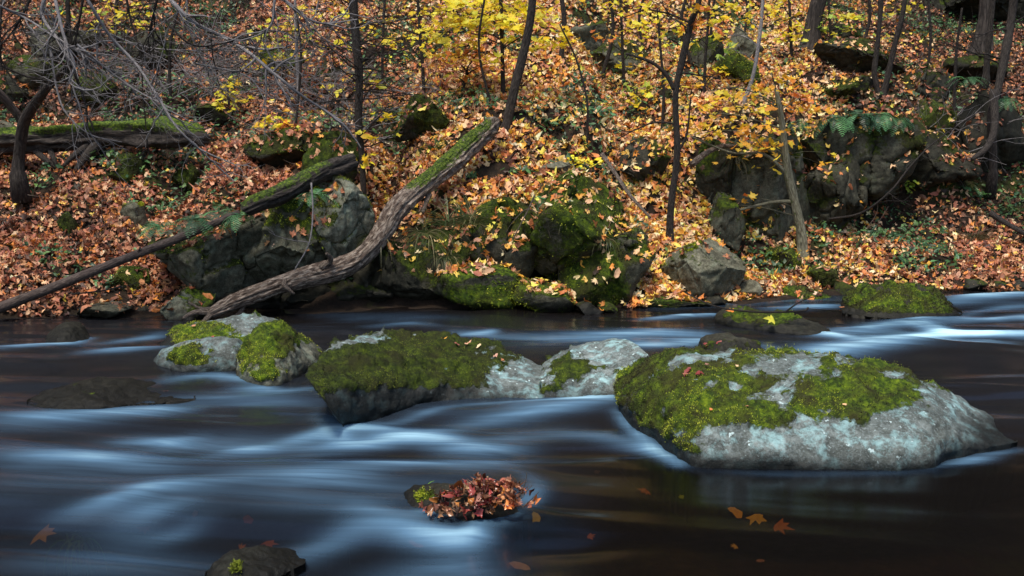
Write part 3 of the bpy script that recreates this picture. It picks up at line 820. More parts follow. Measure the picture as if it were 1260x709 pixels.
R('dark mossy rock at the waterline right of the fallen trunk', 455, 300, 552, 384, .9, 52, Y=8.95, moss=.50, tone=.32, blocky=.09, bright=.3, tuft=1500, leaf=60)
R('steep mossy wall hung with pale grass, left half of the middle outcrop', 505, 246, 660, 360, .9, 53, Y=9.25, moss=.58, tone=.45, blocky=.14, bright=.40, sub=6, name=O, cat='rock outcrop', leaf=160, tuft=5000)
R('big mossy rock face with a sloping green right edge, right half of the middle outcrop', 618, 222, 785, 366, .9, 54, Y=9.2, moss=.60, tone=.6, blocky=.14, bright=.55, sub=6, name=O, cat='rock outcrop', leaf=90, tuft=7000)
R('lower mossy buttress beside the water, right foot of the middle outcrop', 690, 290, 800, 380, .9, 55, Y=9.05, moss=.55, tone=.6, blocky=.08, bright=.6, leaf=50, tuft=3500)
R('bright mossy ledge at the waterline heaped with leaves', 528, 324, 640, 384, .9, 56, Y=8.85, moss=.62, tone=.5, blocky=.05, bright=.85, leaf=160, tuft=4500)
R('low mossy ledge running down to the water, right of the leaf heaped ledge', 610, 342, 712, 386, .8, 57, Y=8.85, moss=.55, tone=.65, blocky=.05, bright=.8, leaf=180, tuft=3000)
R('squat grey boulder with mossy left side on the far bank', 815, 302, 916, 370, .9, 58, Y=9.2, moss=.30, tone=1.25, blocky=.05, bright=.6, sub=6, lichen=.3, tuft=3500, leaf=14)
R('small rounded tan stone beside the squat grey boulder', 902, 346, 937, 372, .9, 59, Y=9.25, moss=.05, tone=1.05, blocky=0, amp=.03, group='stones by the far waterline')
R('flat mossy stone with leaves at the waterline left of the squat boulder', 768, 364, 866, 388, .8, 60, Y=9.0, moss=.55, tone=.4, bright=.6, leaf=120, tuft=1400, group='stones by the far waterline')
R('flat bright mossy stone at the waterline right of the tan stone', 928, 353, 1032, 377, .8, 61, Y=9.35, moss=.62, tone=.6, bright=.85, leaf=40, tuft=2200, group='stones by the far waterline')
R('small green mossy knob at the foot of the lichened sapling', 944, 306, 984, 338, .9, 62, moss=.8, tone=.5, bright=.5, tuft=900, leaf=20)
R('small mossy stone among leaves right of the lichened sapling', 992, 330, 1030, 352, .9, 63, moss=.7, tone=.6, bright=.7, tuft=700, leaf=20)
R('narrow upright grey stone left of the crag', 866, 242, 916, 306, .9, 64, moss=.32, tone=.7, blocky=.1, lichen=.4)
R('tall flat dark rock face, left half of the crag behind the yellow sapling', 868, 172, 1012, 305, .6, 65, Y=10.95, moss=.30, tone=.8, blocky=.13, sub=6, name=O, cat='rock outcrop', lichen=.5, leaf=100, tuft=1500, bright=.2)
R('dark overhanging rock face under the fern row, right half of the crag', 985, 146, 1118, 238, .7, 66, Y=11.5, moss=.42, tone=.42, blocky=.15, sub=6, name=O, cat='rock outcrop', lichen=.5, leaf=140, tuft=1500, bright=.2)
R('shadowy ledge of broken rock right of the crag', 1085, 160, 1195, 236, .8, 67, Y=11.9, moss=.25, tone=.26, blocky=.12, leaf=160, bright=.2)
R('black jagged rock beside the gnarled trunk near the right edge', 1160, 120, 1262, 226, .8, 68, Y=12.3, moss=.2, tone=.22, blocky=.12, leaf=120, bright=.2)
R('dark mossy ledge below the stout grey trunk', 1000, 50, 1112, 96, .9, 69, moss=.5, tone=.3, blocky=.08, leaf=100, bright=.2, tuft=1200)
R('dark ledge with leaves below the far right trunks', 1090, 82, 1180, 128, .9, 70, moss=.45, tone=.3, blocky=.08, leaf=150, bright=.2, tuft=800)
R('mossy green cushion rock high on the slope under thin stems', 882, 66, 934, 104, .9, 71, moss=.85, tone=.5, bright=.55, tuft=1400)
R('grey leaning slab just left of the stout trunk', 894, 36, 938, 74, .7, 72, moss=.2, tone=.85, blocky=.1, lichen=.4)
R('dark mossy rock near the forking slim tree, high on the slope', 848, 48, 890, 84, .9, 73, moss=.6, tone=.5, bright=.35, tuft=600, leaf=30)
R('grey rock near the top, right of the dark leaning trunk', 694, 30, 748, 66, .9, 74, moss=.2, tone=.95, blocky=.1, lichen=.4, leaf=30)
R('angular grey rock with a mossy side among leaves, upper middle', 728, 50, 798, 92, .9, 75, moss=.45, tone=.8, blocky=.1, lichen=.4, bright=.4, tuft=900, leaf=30)
R('dark cliff foot in the top right corner', 1140, -40, 1300, 34, .6, 76, moss=.2, tone=.25, blocky=.12, leaf=40, bright=.2, sub=6)
R('large grey slab behind the bare branches, top left', 38, 34, 122, 80, .8, 77, moss=.25, tone=.75, blocky=.1, leaf=40, lichen=.4)
R('mossy topped slab below the large grey one, top left', 18, 72, 80, 112, .8, 78, moss=.55, tone=.7, bright=.4, blocky=.1, leaf=40, tuft=600)
R('dark rock against the left edge above the mossy log', -30, 92, 34, 136, .8, 79, moss=.4, tone=.35, blocky=.1, leaf=40, bright=.3)
R('mossy hump of rock above the mossy log', 84, 92, 142, 130, .8, 80, moss=.7, tone=.5, bright=.5, leaf=40, tuft=700)
R('flat grey stone against the left edge beside the log end', -14, 150, 34, 178, .8, 81, moss=.3, tone=.8, leaf=30)
R('grey rock in the tangle of twigs, upper left', 150, 42, 215, 84, .8, 82, moss=.35, tone=.5, blocky=.1, leaf=40, bright=.3)
R('low dark rock in the twigs above the yellow bush', 318, 56, 376, 86, .8, 83, moss=.6, tone=.5, bright=.4, leaf=40, tuft=500)
R('dark mossy bank of rock above the broken mossy trunk', 300, 158, 405, 212, .8, 84, moss=.6, tone=.3, bright=.25, blocky=.08, leaf=130, tuft=1500)
R('mossy dark rock behind the twiggy dark tree', 372, 168, 446, 228, .8, 85, moss=.6, tone=.35, bright=.3, blocky=.08, leaf=80, tuft=900)
R('dark mossy rock in the leaves left of the fallen trunk top', 484, 122, 552, 170, .8, 86, moss=.65, tone=.35, bright=.25, blocky=.08, leaf=120, tuft=900)
R('dark rock shelf in the leaves above the squat boulder', 742, 172, 822, 228, .8, 87, moss=.45, tone=.4, bright=.3, blocky=.1, leaf=130, tuft=700)
R('dark mossy hump between the fern ledge and the dark ledge above it', 1010, 96, 1078, 124, .9, 90, moss=.6, tone=.3, blocky=.1, leaf=60, bright=.3, tuft=900)
R('black broken rock behind the thin upright trunk, right', 1165, 70, 1235, 108, .9, 91, moss=.45, tone=.22, blocky=.14, leaf=60, bright=.2)
R('dark mossy rock under the right end of the fern ledge', 1108, 128, 1172, 170, .9, 92, moss=.6, tone=.25, blocky=.12, leaf=60, bright=.3, tuft=900)
R('grey mossy stone at the foot of the stout grey trunk, right side', 1018, 30, 1062, 54, .9, 93, moss=.6, tone=.5, blocky=.08, leaf=40, bright=.3)
R('dark rock in the leaves between the small yellow bush and the mossy log', 236, 128, 286, 156, .9, 94, moss=.5, tone=.3, blocky=.08, leaf=120, bright=.3)
R('low rock blackened for shade at the waterline behind the lower end of the fallen trunk', 268, 350, 372, 388, .8, 99, Y=8.75, moss=.15, tone=.2, blocky=.12, bright=.2)  # this rock and the next two: hollow's shade put into near-black colour
R('undercut rock blackened for the deep shade beneath the bend of the fallen trunk', 318, 338, 415, 386, .8, 95, Y=8.8, moss=.1, tone=.16, blocky=.12, bright=.2)
R('wet rock darkened for shade at the waterline under the upper half of the fallen trunk', 398, 336, 480, 386, .8, 96, Y=8.9, moss=.3, tone=.2, blocky=.12, bright=.3)
R('dark rock face behind the lichened sapling, joining the two halves of the crag', 978, 196, 1066, 292, .6, 97, Y=11.15, moss=.3, tone=.4, blocky=.14, sub=6, name=O, cat='rock outcrop', leaf=60, bright=.3)
R('dark rock above the narrow upright grey stone, left of the crag', 858, 176, 912, 248, .6, 98, Y=11.0, moss=.4, tone=.35, blocky=.12, name=O, cat='rock outcrop', leaf=80, bright=.3)
PB = [(12, 392, 14, .5), (48, 389, 18, .3), (78, 386, 12, .5), (176, 386, 13, .4), (282, 385, 14, .3), (724, 382, 16, .35), (748, 381, 12, .5), (880, 374, 16, .4), (1040, 362, 18, .5), (1062, 361, 12, .3), (1200, 357, 16, .4), (1228, 356, 12, .5), (1252, 355, 14, .35)]
for k_, (px, py, r_, tn) in enumerate(PB):
    p_ = wat(px, py, 0.0)
    R('small dark wet stone lying at the far waterline', px - r_, py - r_ * .75, px + r_, py + r_ * .4, 1.0, 200 + k_, Y=p_[1], moss=.2, tone=tn, blocky=0, amp=.08, name='stone', cat='stone', group='small stones along the far waterline', leaf=20, sub=4)
R('pale flat stone lying in leaves on top of the middle outcrop', 668, 200, 704, 216, .9, 88, moss=.1, tone=1.15, lichen=.4)

# ================================================================== FALLEN LEAVES (ground cover)
def ug(x, Y):
    P = np.stack([x, Y, 0 * x], 1); px = 630 + x / Y * F
    f = fbm(P * 1.25, 4, 140) + .35 * fbm(P * 5, 3, 143)
    return f + .38 * sstep(990, 1110, px) * sstep(10.6, 11.8, Y) + .2 * (1 - sstep(200, 420, px)) * sstep(10.5, 12, Y) + .2 * sstep(430, 500, px) * (1 - sstep(760, 830, px)) * (1 - sstep(9.8, 10.3, Y))
def scatter_ground():
    n = 160000
    Y = 8.3 + (20 - 8.3) * rng.random(n) ** 1.15
    x = (rng.random(n) * 2 - 1) * (.50 * Y + .9)
    d = Y - bank_y(x)
    P = np.stack([x, Y, 0 * x], 1)
    bare = fbm(P * 1.4, 3, 55)
    keep = (d > -.06 + .1 * rng.random(n)) & (bare < .85 + .3 * rng.random(n)) & ~((630 + x / Y * F > 300) & (630 + x / Y * F < 770) & (d < .42)) & (rng.random(n) > .25 * sstep(.1, .6, fbm(P * 2.7, 3, 58)))
    keep &= ~((ug(x, Y) > .46) & (rng.random(n) < .72))
    x, Y = x[keep], Y[keep]; n = len(x)
    z = H(x, Y); e = .03
    nr = np.stack([-(H(x + e, Y) - H(x - e, Y)) / (2 * e), -(H(x, Y + e) - H(x, Y - e)) / (2 * e), np.ones(n)], 1)
    nr /= np.linalg.norm(nr, axis=1, keepdims=True)
    z = np.maximum(z, .006); p = np.stack([x, Y, z], 1) + nr * rng.uniform(.004, .035, (n, 1))
    nr = nr + rng.normal(0, .42, (n, 3))
    sz = rng.uniform(.022, .052, n) * (1 + .25 * np.exp(-((x - .4) / 1.6) ** 2))
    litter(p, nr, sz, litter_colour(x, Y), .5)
scatter_ground()
o = LITTER.build('fallen_leaves', M_LITTER); tag(o, 'brown orange and gold leaves carpeting the slope', 'leaf litter', kind='stuff')

def undergrowth():
    n = 60000
    Y = 8.6 + 10.5 * rng.random(n); x = (rng.random(n) * 2 - 1) * (.50 * Y + .8)
    d = Y - bank_y(x); P = np.stack([x, Y, 0 * x], 1)
    f = ug(x, Y)
    k = (f > .30) & (d > .2); x, Y = x[k], Y[k]; n = len(x)
    h = rng.uniform(.01, .13, n); p = np.stack([x, Y, H(x, Y) + h], 1)
    nr = np.stack([rng.normal(0, .6, n), rng.normal(-.4, .5, n), np.ones(n)], 1)
    c = np.where((rng.random(n) < .8)[:, None], pick('green', n), pick('fern', n)) * rng.uniform(.45, 1.1, (n, 1))
    V, T, C = leaves(p, nr, rng.uniform(.014, .040, n), c, .25, .9)
    g = Geo(); g.add(V, tris=T, col=C)
    for q in range(900):
        y = 8.9 + 9 * rng.random() ; xx = rng.uniform(-1, 1) * (.48 * y + .5)
        if y - bank_y(np.array([xx]))[0] < .2: continue
        b = np.array([xx, y, float(H(np.array([xx]), np.array([y]))[0]) + .02]); l = rng.uniform(.10, .45); dd = rng.normal(size=3) * [1, .7, .8]; dd[2] = abs(dd[2]) if rng.random() < .5 else .08
        e = b + dd / np.linalg.norm(dd) * l; m = (b + e) / 2 + rng.normal(0, .03, 3)
        P = catmull([b, m, e], 6); r = np.linspace(.005, .002, 6)
        th = np.array([[0, 0, 1], [0, -.9, -.4], [.9, 0, -.4]])
        V = (P[:, None] + th[None] * r[:, None, None]).reshape(-1, 3)
        Q = [[i * 3 + j, i * 3 + (j + 1) % 3, i * 3 + 3 + (j + 1) % 3, i * 3 + 3 + j] for i in range(5) for j in range(3)]
        cc = np.array([.10, .075, .06]) * rng.uniform(.4, 2.2)
        g.add(V, quads=Q, col=np.repeat([[*cc, 1]], 18, 0))
    tag(g.build('undergrowth', M_GREEN), 'dark green ground plants and dead twigs among the leaves', 'undergrowth', kind='stuff')
undergrowth()
# ================================================================== LOGS
def log_path(pts, m):
    """pts: (px, py, Y, radius px)"""
    A = catmull(pts, m)
    P = np.array([pt(a[0], a[1], a[2]) for a in A]); Rr = A[:, 3] * A[:, 2] / F
    return P, Rr
def mtop(lo, hi, s=1.0, base=-.4):
    return lambda u, D, V: base + s * sstep(lo - .08, lo + .02, u) * (1 - sstep(hi - .02, hi + .08, u)) * np.clip(D[:, 2] * .9 + .25, 0, .92)

def fallen(name, label, pts, m, ns, mat, moss, rough=.08, ridge=.06, seed=0, stubs=(), cat='fallen trunk'):
    P, Rr = log_path(pts, m); org = P[0]
    o = empty(name, org); tag(o, label, cat)
    g = Geo(); tube(g, P, Rr, ns, rough, moss, ridge, True, seed); g.build('trunk', mat, o, org)
    if len(stubs):
        for (px, py, Y, qx, qy, QY, r) in stubs:
            a, b = pt(px, py, Y), pt(qx, qy, QY)
            mid = (a + b) / 2 + rng.normal(0, .02, 3)
            g = Geo(); tube(g, catmull([a, mid, b], 10), np.linspace(r, r * .4, 10) * Y / F, 8, .1, None, 0, True, seed + 3); g.build('broken_branch', mat, o, org)
    return o
fallen('fallen_log', 'long weathered curved trunk fallen from the slope down to the water',
    [(258, 386, 8.28, 5), (290, 371, 8.40, 8.5), (330, 356, 8.50, 9.5), (364, 345, 8.56, 10.5), (400, 336, 8.64, 11), (432, 325, 8.72, 11.5), (453, 309, 8.78, 11), (470, 288, 8.86, 11), (488, 260, 9.0, 11.5), (518, 231, 9.3, 10.5), (552, 203, 9.65, 11.5), (584, 174, 10.0, 11), (603, 156, 10.2, 9.5), (611, 149, 10.3, 5)],
    260, 60, M_WEATHER, mtop(.60, .95, 1.45, -.35), .14, .24, 3,
    stubs=[(262, 384, 8.3, 225, 392, 8.2, 5), (262, 384, 8.3, 238, 400, 8.2, 4), (270, 380, 8.35, 232, 372, 8.3, 3), (300, 372, 8.45, 285, 392, 8.35, 4), (395, 330, 8.6, 402, 312, 8.5, 5), (350, 345, 8.5, 362, 362, 8.4, 4), (528, 240, 9.3, 520, 262, 9.1, 4), (600, 162, 10.15, 607, 146, 10.15, 5), (590, 172, 10.05, 612, 162, 10.1, 4)])
fallen('fallen_log', 'thick broken trunk with a mossy top resting on the left outcrop',
    [(300, 259, 8.55, 7), (318, 250, 8.6, 10), (345, 240, 8.72, 11.5), (372, 226, 8.85, 11), (400, 210, 9.0, 11), (434, 198, 9.2, 10)],
    130, 44, M_BARK, mtop(.0, .75, 1.2, -.35), .2, .22, 8)
fallen('leaning_pole', 'thin smooth bare pole slanting from the left edge up to the ferns',
    [(-50, 401, 8.05, 7), (0, 379, 8.15, 6.5), (75, 350, 8.25, 6), (150, 320, 8.35, 5.5), (220, 293, 8.45, 5.2), (295, 262, 8.55, 4.5)],
    60, 12, M_POLE, None, .05, .0, 12, cat='pole', stubs=[(170, 312, 8.37, 173, 304, 8.35, 2)])
fallen('fallen_log', 'old horizontal log covered in moss near the left edge',
    [(-40, 176, 10.6, 11), (20, 172, 10.6, 13), (80, 168, 10.62, 13), (140, 165, 10.65, 13), (200, 165, 10.7, 14), (240, 167, 10.75, 12), (249, 168, 10.8, 8)],
    160, 44, M_BARK, mtop(.0, .98, 1.6, -.4), .34, .2, 15,
    stubs=[(40, 182, 10.6, 82, 214, 10.5, 5), (118, 178, 10.6, 92, 212, 10.4, 7), (110, 178, 10.6, 78, 205, 10.4, 5), (60, 180, 10.6, 72, 208, 10.5, 4), (238, 172, 10.7, 248, 180, 10.6, 4)])

def stick(name, label, pts, r0, r1, mat=M_TWIG, cat='stick', group=None, side=0, m=24):
    A = catmull(pts, m); P = np.array([pt(*a) for a in A]); org = P[0]
    g = Geo(); tube(g, P, np.linspace(r0, r1, m), 6, .08, seed=4)
    for k in range(side):
        i = int(rng.integers(3, m - 3)); twig(g, P[i], (P[i + 1] - P[i]) + rng.normal(size=3) * [.06, .03, .06], rng.uniform(.15, .4), r1 * .8, 1, .02, .3, 2)
    return tag(g.build(name, mat, None, org), label, cat, group)
stick('stick', 'pale bare stick slanting down the leaves above the squat boulder', [(741, 190, 10.2), (760, 218, 9.9), (775, 240, 9.6), (800, 268, 9.35)], .022, .012, M_WEATHER)
stick('stick', 'thin crooked twig lying over the long dark mid stream boulder', [(843, 360, 8.6), (880, 377, 8.1), (930, 384, 7.85), (985, 383, 7.8), (995, 379, 7.8)], .006, .008, M_BARK, side=1)
stick('stick', 'brown twig lying at the left waterline stones', [(88, 362, 8.35), (125, 358, 8.4), (150, 352, 8.5)], .008, .005, M_BARK, side=2)
stick('arching_stem', 'long bare arching stem over the right leaf slope', [(1020, 270, 10.2), (1060, 262, 9.9), (1095, 236, 9.8), (1120, 205, 9.9), (1150, 175, 10.0), (1200, 140, 10.2)], .011, .006, M_BARK, side=5, cat='branch')
stick('stick', 'dark branch lying in the leaves at the right edge', [(1218, 262, 10.6), (1240, 276, 10.5), (1275, 296, 10.3)], .03, .02, M_BARK)
stick('fallen_branch', 'curved dark branch bent low over leaves left of the crag', [(852, 202, 10.6), (870, 188, 10.7), (890, 180, 10.8), (918, 182, 10.9)], .035, .02, M_WEATHER, cat='branch')
stick('stick', 'dead stem hanging down the mossy face of the middle outcrop', [(658, 240, 9.0), (648, 262, 8.9), (630, 296, 8.85)], .008, .005, M_WEATHER, side=3)
stick('stick', 'bare hooked twig hanging in front of the pale outcrop rock', [(383, 225, 8.6), (385, 262, 8.55), (380, 300, 8.5), (362, 333, 8.5)], .007, .005, M_TWIG, side=1)

# ================================================================== TREES
def cluster(tree, org, src, c, rx, ry, n, pal, Y, size, g_leaf, spread=.5, br=.008, mat=M_BARK):
    """a leafy spray: a branch from src to centre, twigs, and leaves round them"""
    cw = pt(c[0], c[1], Y); g = Geo()
    mid = (src + cw) / 2 + np.array([0, 0, .10 * np.linalg.norm(cw - src)]) + rng.normal(0, .03, 3)
    P = catmull([src, mid, cw], 12); tube(g, P, np.linspace(br, br * .4, 12), 5, cap=False, seed=3)
    a, b = rx * Y / F, ry * Y / F
    n = int(n * .9); k = max(4, n // 4); tips = []
    for _ in range(k):
        q = cw + np.array([rng.normal(0, .85) * a, rng.normal(0, .7) * a, rng.normal(0, .95) * b])
        s = P[int(rng.integers(6, 12))]
        tube(g, catmull([s, (s + q) / 2 + [0, 0, .03], q], 5), np.linspace(br * .35, br * .18, 5), 3, cap=False, seed=2)
        tips.append(q)
    g.build('branch', mat, tree, org)
    tips = np.array(tips)[rng.integers(0, k, n)]
    p = tips + rng.normal(0, 1, (n, 3)) * np.array([a * .22 + .02, a * .22 + .02, b * .12 + .012])
    nr = np.stack([rng.normal(0, .5, n), rng.normal(-.35, .5, n), np.ones(n)], 1)
    V, T, C = leaves(p, nr, rng.uniform(.75, 1.35, n) * size * 1.25, pick(pal, n), .18, .15)
    g_leaf.add(V, tris=T, col=C)

def tree(name, label, pts, mat=M_BARK, clusters=(), twigs=0, cat='tree', group=None, ns=10, moss=None, leafsize=.042, forks=(), rough=.10, m=40, tl=.9, tr=.010, tup=.5):
    """pts: (px, py, Y or None = on the hill, radius px); goes up past the frame"""
    b = hill(pts[0][0], pts[0][1]); Y0 = pts[0][2] or b[1]
    pts = [(p[0], p[1], p[2] or Y0, p[3]) for p in pts]
    P, Rr = log_path(pts, m)
    P = np.concatenate([[P[0] - np.array([0, -.05, .25])], P]); Rr = np.concatenate([[Rr[0] * 1.5], Rr]); Rr[1] *= 1.25
    org = P[1]; o = empty(name, org); tag(o, label, cat, group)
    g = Geo(); tube(g, P, Rr, ns, rough, moss, .05, True, int(pts[0][0]) % 50); g.build('trunk', mat, o, org)
    for f in forks:
        q, rr = log_path([(p[0], p[1], p[2] or Y0, p[3]) for p in f], 20)
        g = Geo(); tube(g, q, rr, max(5, ns - 3), .08, None, 0, True, 7); g.build('branch', mat, o, org)
    if twigs:
        g = Geo()
        for k in range(twigs):
            i = int(rng.integers(int(m * .25), m)); a = rng.uniform(0, 2 * math.pi)
            twig(g, P[i], np.array([math.cos(a), .6 * math.sin(a), rng.uniform(-.2, 1) * tup]), rng.uniform(.4, 1) * tl, tr, 2, 0, .3, 3)
        tw = g.build('branch', mat, o, org); 
    if clusters:
        gl = Geo()
        for (cx, cy, rx, ry, n, pal) in clusters:
            pr = np.argmin(np.abs(P[:, 2] - (pt(cx, cy, Y0)[2] - .12)))
            cluster(o, org, P[pr], (cx, cy), rx, ry, n, pal, Y0 + rng.uniform(-.35, .25), leafsize, gl, mat=mat)
        gl.build('foliage', M_LEAF, o, org)
    return o

tree('tree', 'dark leaning bare trunk rising from the top end of the fallen trunk', [(622, 160, None, 6.5), (633, 110, None, 5.6), (645, 62, None, 5.2), (653, 20, None, 4.8), (658, -30, None, 4.6), (666, -140, None, 4)], M_BARK, ns=14)
tree('tree', 'slim dark tree with a kinked forking stem, beside the squat grey boulder', [(824, 296, None, 5), (826, 250, None, 4.2), (833, 190, None, 3.8), (831, 120, None, 3.6), (838, 80, None, 4), (850, 30, None, 3.8), (862, -10, None, 3.5), (880, -120, None, 3)], M_BARK,
     forks=[[(830, 110, None, 3), (818, 90, None, 2.4), (800, 76, None, 2), (770, 66, None, 1.5)], [(833, 190, None, 2), (845, 165, None, 1.4), (850, 120, None, 1)]], clusters=[(815, 18, 35, 14, 46, 'yellow'), (855, 25, 25, 14, 30, 'orange')], twigs=3)
tree('tree', 'twiggy dark tree wrapped in grey shoots, left of the fallen trunk', [(447, 250, None, 3.6), (446, 200, None, 3.6), (441, 150, None, 4.6), (442, 90, None, 5), (437, 40, None, 5.3), (434, -20, None, 5.3), (430, -140, None, 5)], M_BARK, twigs=48, ns=12,
     clusters=[(452, 162, 12, 8, 10, 'yellow'), (478, 155, 14, 6, 10, 'yellow'), (455, 198, 12, 6, 10, 'yellow'), (455, 105, 10, 7, 8, 'yellow')], tl=.8, tr=.007)
tree('sapling', 'short lichened sapling with spreading golden leaf sprays in front of the crag', [(988, 312, None, 7), (986, 285, None, 6), (978, 250, None, 5.5), (970, 215, None, 5), (966, 185, None, 4.5), (962, 150, None, 3.5), (955, 110, None, 2.5)], M_LICH,
     clusters=[(872, 112, 30, 12, 33, 'golden'), (905, 140, 36, 12, 44, 'golden'), (985, 145, 20, 20, 33, 'orange'), (880, 160, 30, 12, 27, 'golden'), (930, 172, 40, 14, 38, 'golden'), (935, 178, 36, 12, 16, 'orange'), (960, 190, 30, 12, 27, 'golden'),
               (925, 118, 26, 10, 22, 'golden'), (905, 190, 22, 10, 13, 'orange'), (930, 243, 12, 6, 7, 'orange'), (895, 252, 16, 6, 7, 'orange'), (985, 120, 15, 10, 16, 'orange'), (848, 142, 20, 10, 16, 'golden'), (950, 95, 22, 10, 13, 'golden')],
     moss=lambda u, D, V: -.2 + .6 * np.clip(-D[:, 0] + .2, 0, 1) * (u > .2), forks=[[(977, 248, None, 2.6), (945, 250, None, 2), (880, 268, None, 1.6), (850, 285, None, 1.2)], [(970, 215, None, 2.5), (940, 190, None, 2), (900, 188, None, 1.4), (850, 168, None, 1)]])
tree('tree', 'stout grey trunk standing high on the slope, right of the leaning slab', [(997, 58, None, 13), (1000, 36, None, 10), (1005, 10, None, 9.5), (1012, -20, None, 9), (1020, -120, None, 8)], M_BARK, ns=14)
tree('tree', 'thin curved dark tree growing from the fern ledge', [(1081, 118, None, 3.6), (1076, 90, None, 3.2), (1079, 60, None, 3), (1083, 20, None, 2.8), (1084, -20, None, 3.5), (1086, -110, None, 3)], M_BARK, twigs=3)
tree('tree', 'thin straight dark tree slanting right from the fern ledge', [(1087, 116, None, 4.5), (1093, 92, None, 3.5), (1101, 55, None, 3.2), (1110, 20, None, 3), (1116, -20, None, 2.8), (1130, -110, None, 2.5)], M_BARK, clusters=[(1108, 14, 14, 8, 16, 'yellow')])
tree('tree', 'gnarled dark trunk with a twisted root against the black rock, right side', [(1222, 214, 12.0, 5), (1222, 180, 12.0, 4.5), (1220, 140, 12.0, 5), (1228, 110, 12.1, 4.5), (1236, 70, 12.2, 5), (1245, 20, 12.3, 4.5), (1250, -30, 12.3, 4.5), (1256, -110, 12.4, 4)], M_BARK,
     forks=[[(1222, 112, 11.9, 5), (1224, 140, 11.8, 5), (1222, 165, 11.7, 4.5), (1212, 184, 11.6, 4), (1196, 196, 11.5, 2.5)]], twigs=5)
tree('tree', 'straight dark trunk with a flared foot near the top right corner', [(1208, 62, None, 14), (1212, 30, None, 9), (1214, 0, None, 8), (1216, -60, None, 7)], M_BARK, ns=14)
tree('tree', 'thin upright trunk between the fern ledge and the gnarled trunk', [(1213, 96, 12.6, 4), (1216, 60, 12.6, 3.5), (1220, 20, 12.6, 3.3), (1223, -30, 12.6, 3), (1228, -110, 12.6, 3)], M_BARK)
tree('tree', 'bent dark trunk stooping over the end of the mossy log, left edge', [(22, 214, 10.0, 8), (24, 190, 10.0, 7), (30, 150, 9.9, 6.5), (50, 118, 9.7, 5.5), (70, 96, 9.5, 4), (84, 78, 9.3, 3), (96, 50, 9.2, 2)], M_BARK, twigs=4)
tree('tree', 'reddish leaning stem at the left edge above the mossy log', [(30, 152, 10.7, 6), (14, 132, 10.6, 5), (-2, 114, 10.5, 5), (-40, 78, 10.3, 4)], M_POLE)

YS = 'thin saplings on the upper slope'
tree('sapling', 'thin sapling under a wide canopy of yellow leaves, top middle', [(619, 120, None, 3), (618, 60, None, 2.4), (616, 0, None, 2.2), (612, -60, None, 2)], M_BARK, cat='sapling', group=YS, leafsize=.05,
     clusters=[(590, 8, 40, 14, 100, 'yellow'), (555, 22, 36, 12, 80, 'yellow'), (620, 28, 36, 14, 90, 'yellow'), (585, 38, 34, 10, 60, 'yellow'), (640, 12, 28, 14, 50, 'yellow'), (678, 45, 24, 12, 40, 'yellow'), (540, 40, 30, 10, 46, 'yellow'), (600, -8, 50, 12, 60, 'yellow'), (680, 8, 24, 10, 24, 'yellow')])
tree('sapling', 'thin sapling with pale yellow leaves, upper left of the middle canopy', [(522, 130, None, 2.4), (520, 80, None, 2), (516, 30, None, 1.8), (512, -40, None, 1.5)], M_BARK, cat='sapling', group=YS,
     clusters=[(500, 40, 24, 12, 40, 'yellow'), (480, 28, 26, 10, 30, 'yellow'), (540, 60, 24, 8, 24, 'lime'), (505, 62, 28, 8, 30, 'yellow'), (545, 92, 10, 8, 12, 'yellow')])
tree('bush', 'low twiggy bush with rusty orange leaves left of the dark leaning trunk', [(568, 118, None, 2), (572, 100, None, 1.6), (576, 82, None, 1.2)], M_BARK, cat='bush', leafsize=.036,
     clusters=[(560, 74, 24, 9, 60, 'orange'), (590, 66, 24, 9, 60, 'orange'), (610, 78, 16, 9, 36, 'orange'), (580, 86, 30, 8, 50, 'rust'), (545, 88, 16, 8, 24, 'rust')], twigs=6, tl=.5, tr=.004)
tree('bush', 'small bush of yellow leaves behind the long bare branch, left', [(284, 150, None, 2), (282, 130, None, 1.6), (280, 108, None, 1.2)], M_BARK, cat='bush', clusters=[(276, 104, 14, 8, 26, 'yellow'), (285, 118, 16, 8, 30, 'yellow'), (272, 128, 14, 7, 24, 'yellow'), (292, 130, 10, 6, 12, 'yellow')], leafsize=.045)
tree('bush', 'low sprig of orange yellow leaves right of the small yellow bush', [(352, 172, None, 2), (350, 158, None, 1.4), (350, 150, None, 1)], M_BARK, cat='bush', clusters=[(345, 149, 12, 6, 26, 'yellow'), (358, 154, 10, 6, 18, 'orange')], leafsize=.045)
tree('sapling', 'thin sapling with scattered yellow leaves behind the bare branches, top left', [(142, 70, None, 2.5), (142, 40, None, 2), (144, 0, None, 2), (148, -60, None, 1.5)], M_BARK, cat='sapling', group=YS, clusters=[(140, 22, 22, 10, 40, 'yellow'), (165, 14, 18, 8, 26, 'yellow'), (128, 8, 18, 8, 20, 'lime'), (150, 34, 20, 6, 20, 'yellow')])
tree('sapling', 'thin sapling with lime and yellow leaves left of the twiggy dark tree', [(368, 128, None, 2.4), (366, 80, None, 2), (364, 30, None, 1.8), (362, -50, None, 1.5)], M_TWIG, cat='sapling', group=YS, clusters=[(352, 40, 24, 12, 36, 'lime'), (385, 28, 22, 10, 30, 'yellow'), (400, 60, 20, 10, 24, 'yellow'), (345, 66, 20, 8, 20, 'yellow'), (400, 12, 26, 8, 26, 'yellow'), (408, 105, 14, 8, 12, 'yellow'), (300, 84, 22, 8, 20, 'yellow')], twigs=8, tl=.8, tr=.006)
tree('plant', 'small bright lime plant standing alone in the leaves, upper middle', [(782, 138, None, 1.5), (783, 125, None, 1.2), (784, 108, None, 1)], M_BARK, cat='plant', clusters=[(778, 112, 8, 5, 16, 'lime'), (788, 120, 9, 5, 18, 'yellow'), (782, 106, 7, 4, 12, 'lime')], leafsize=.045)
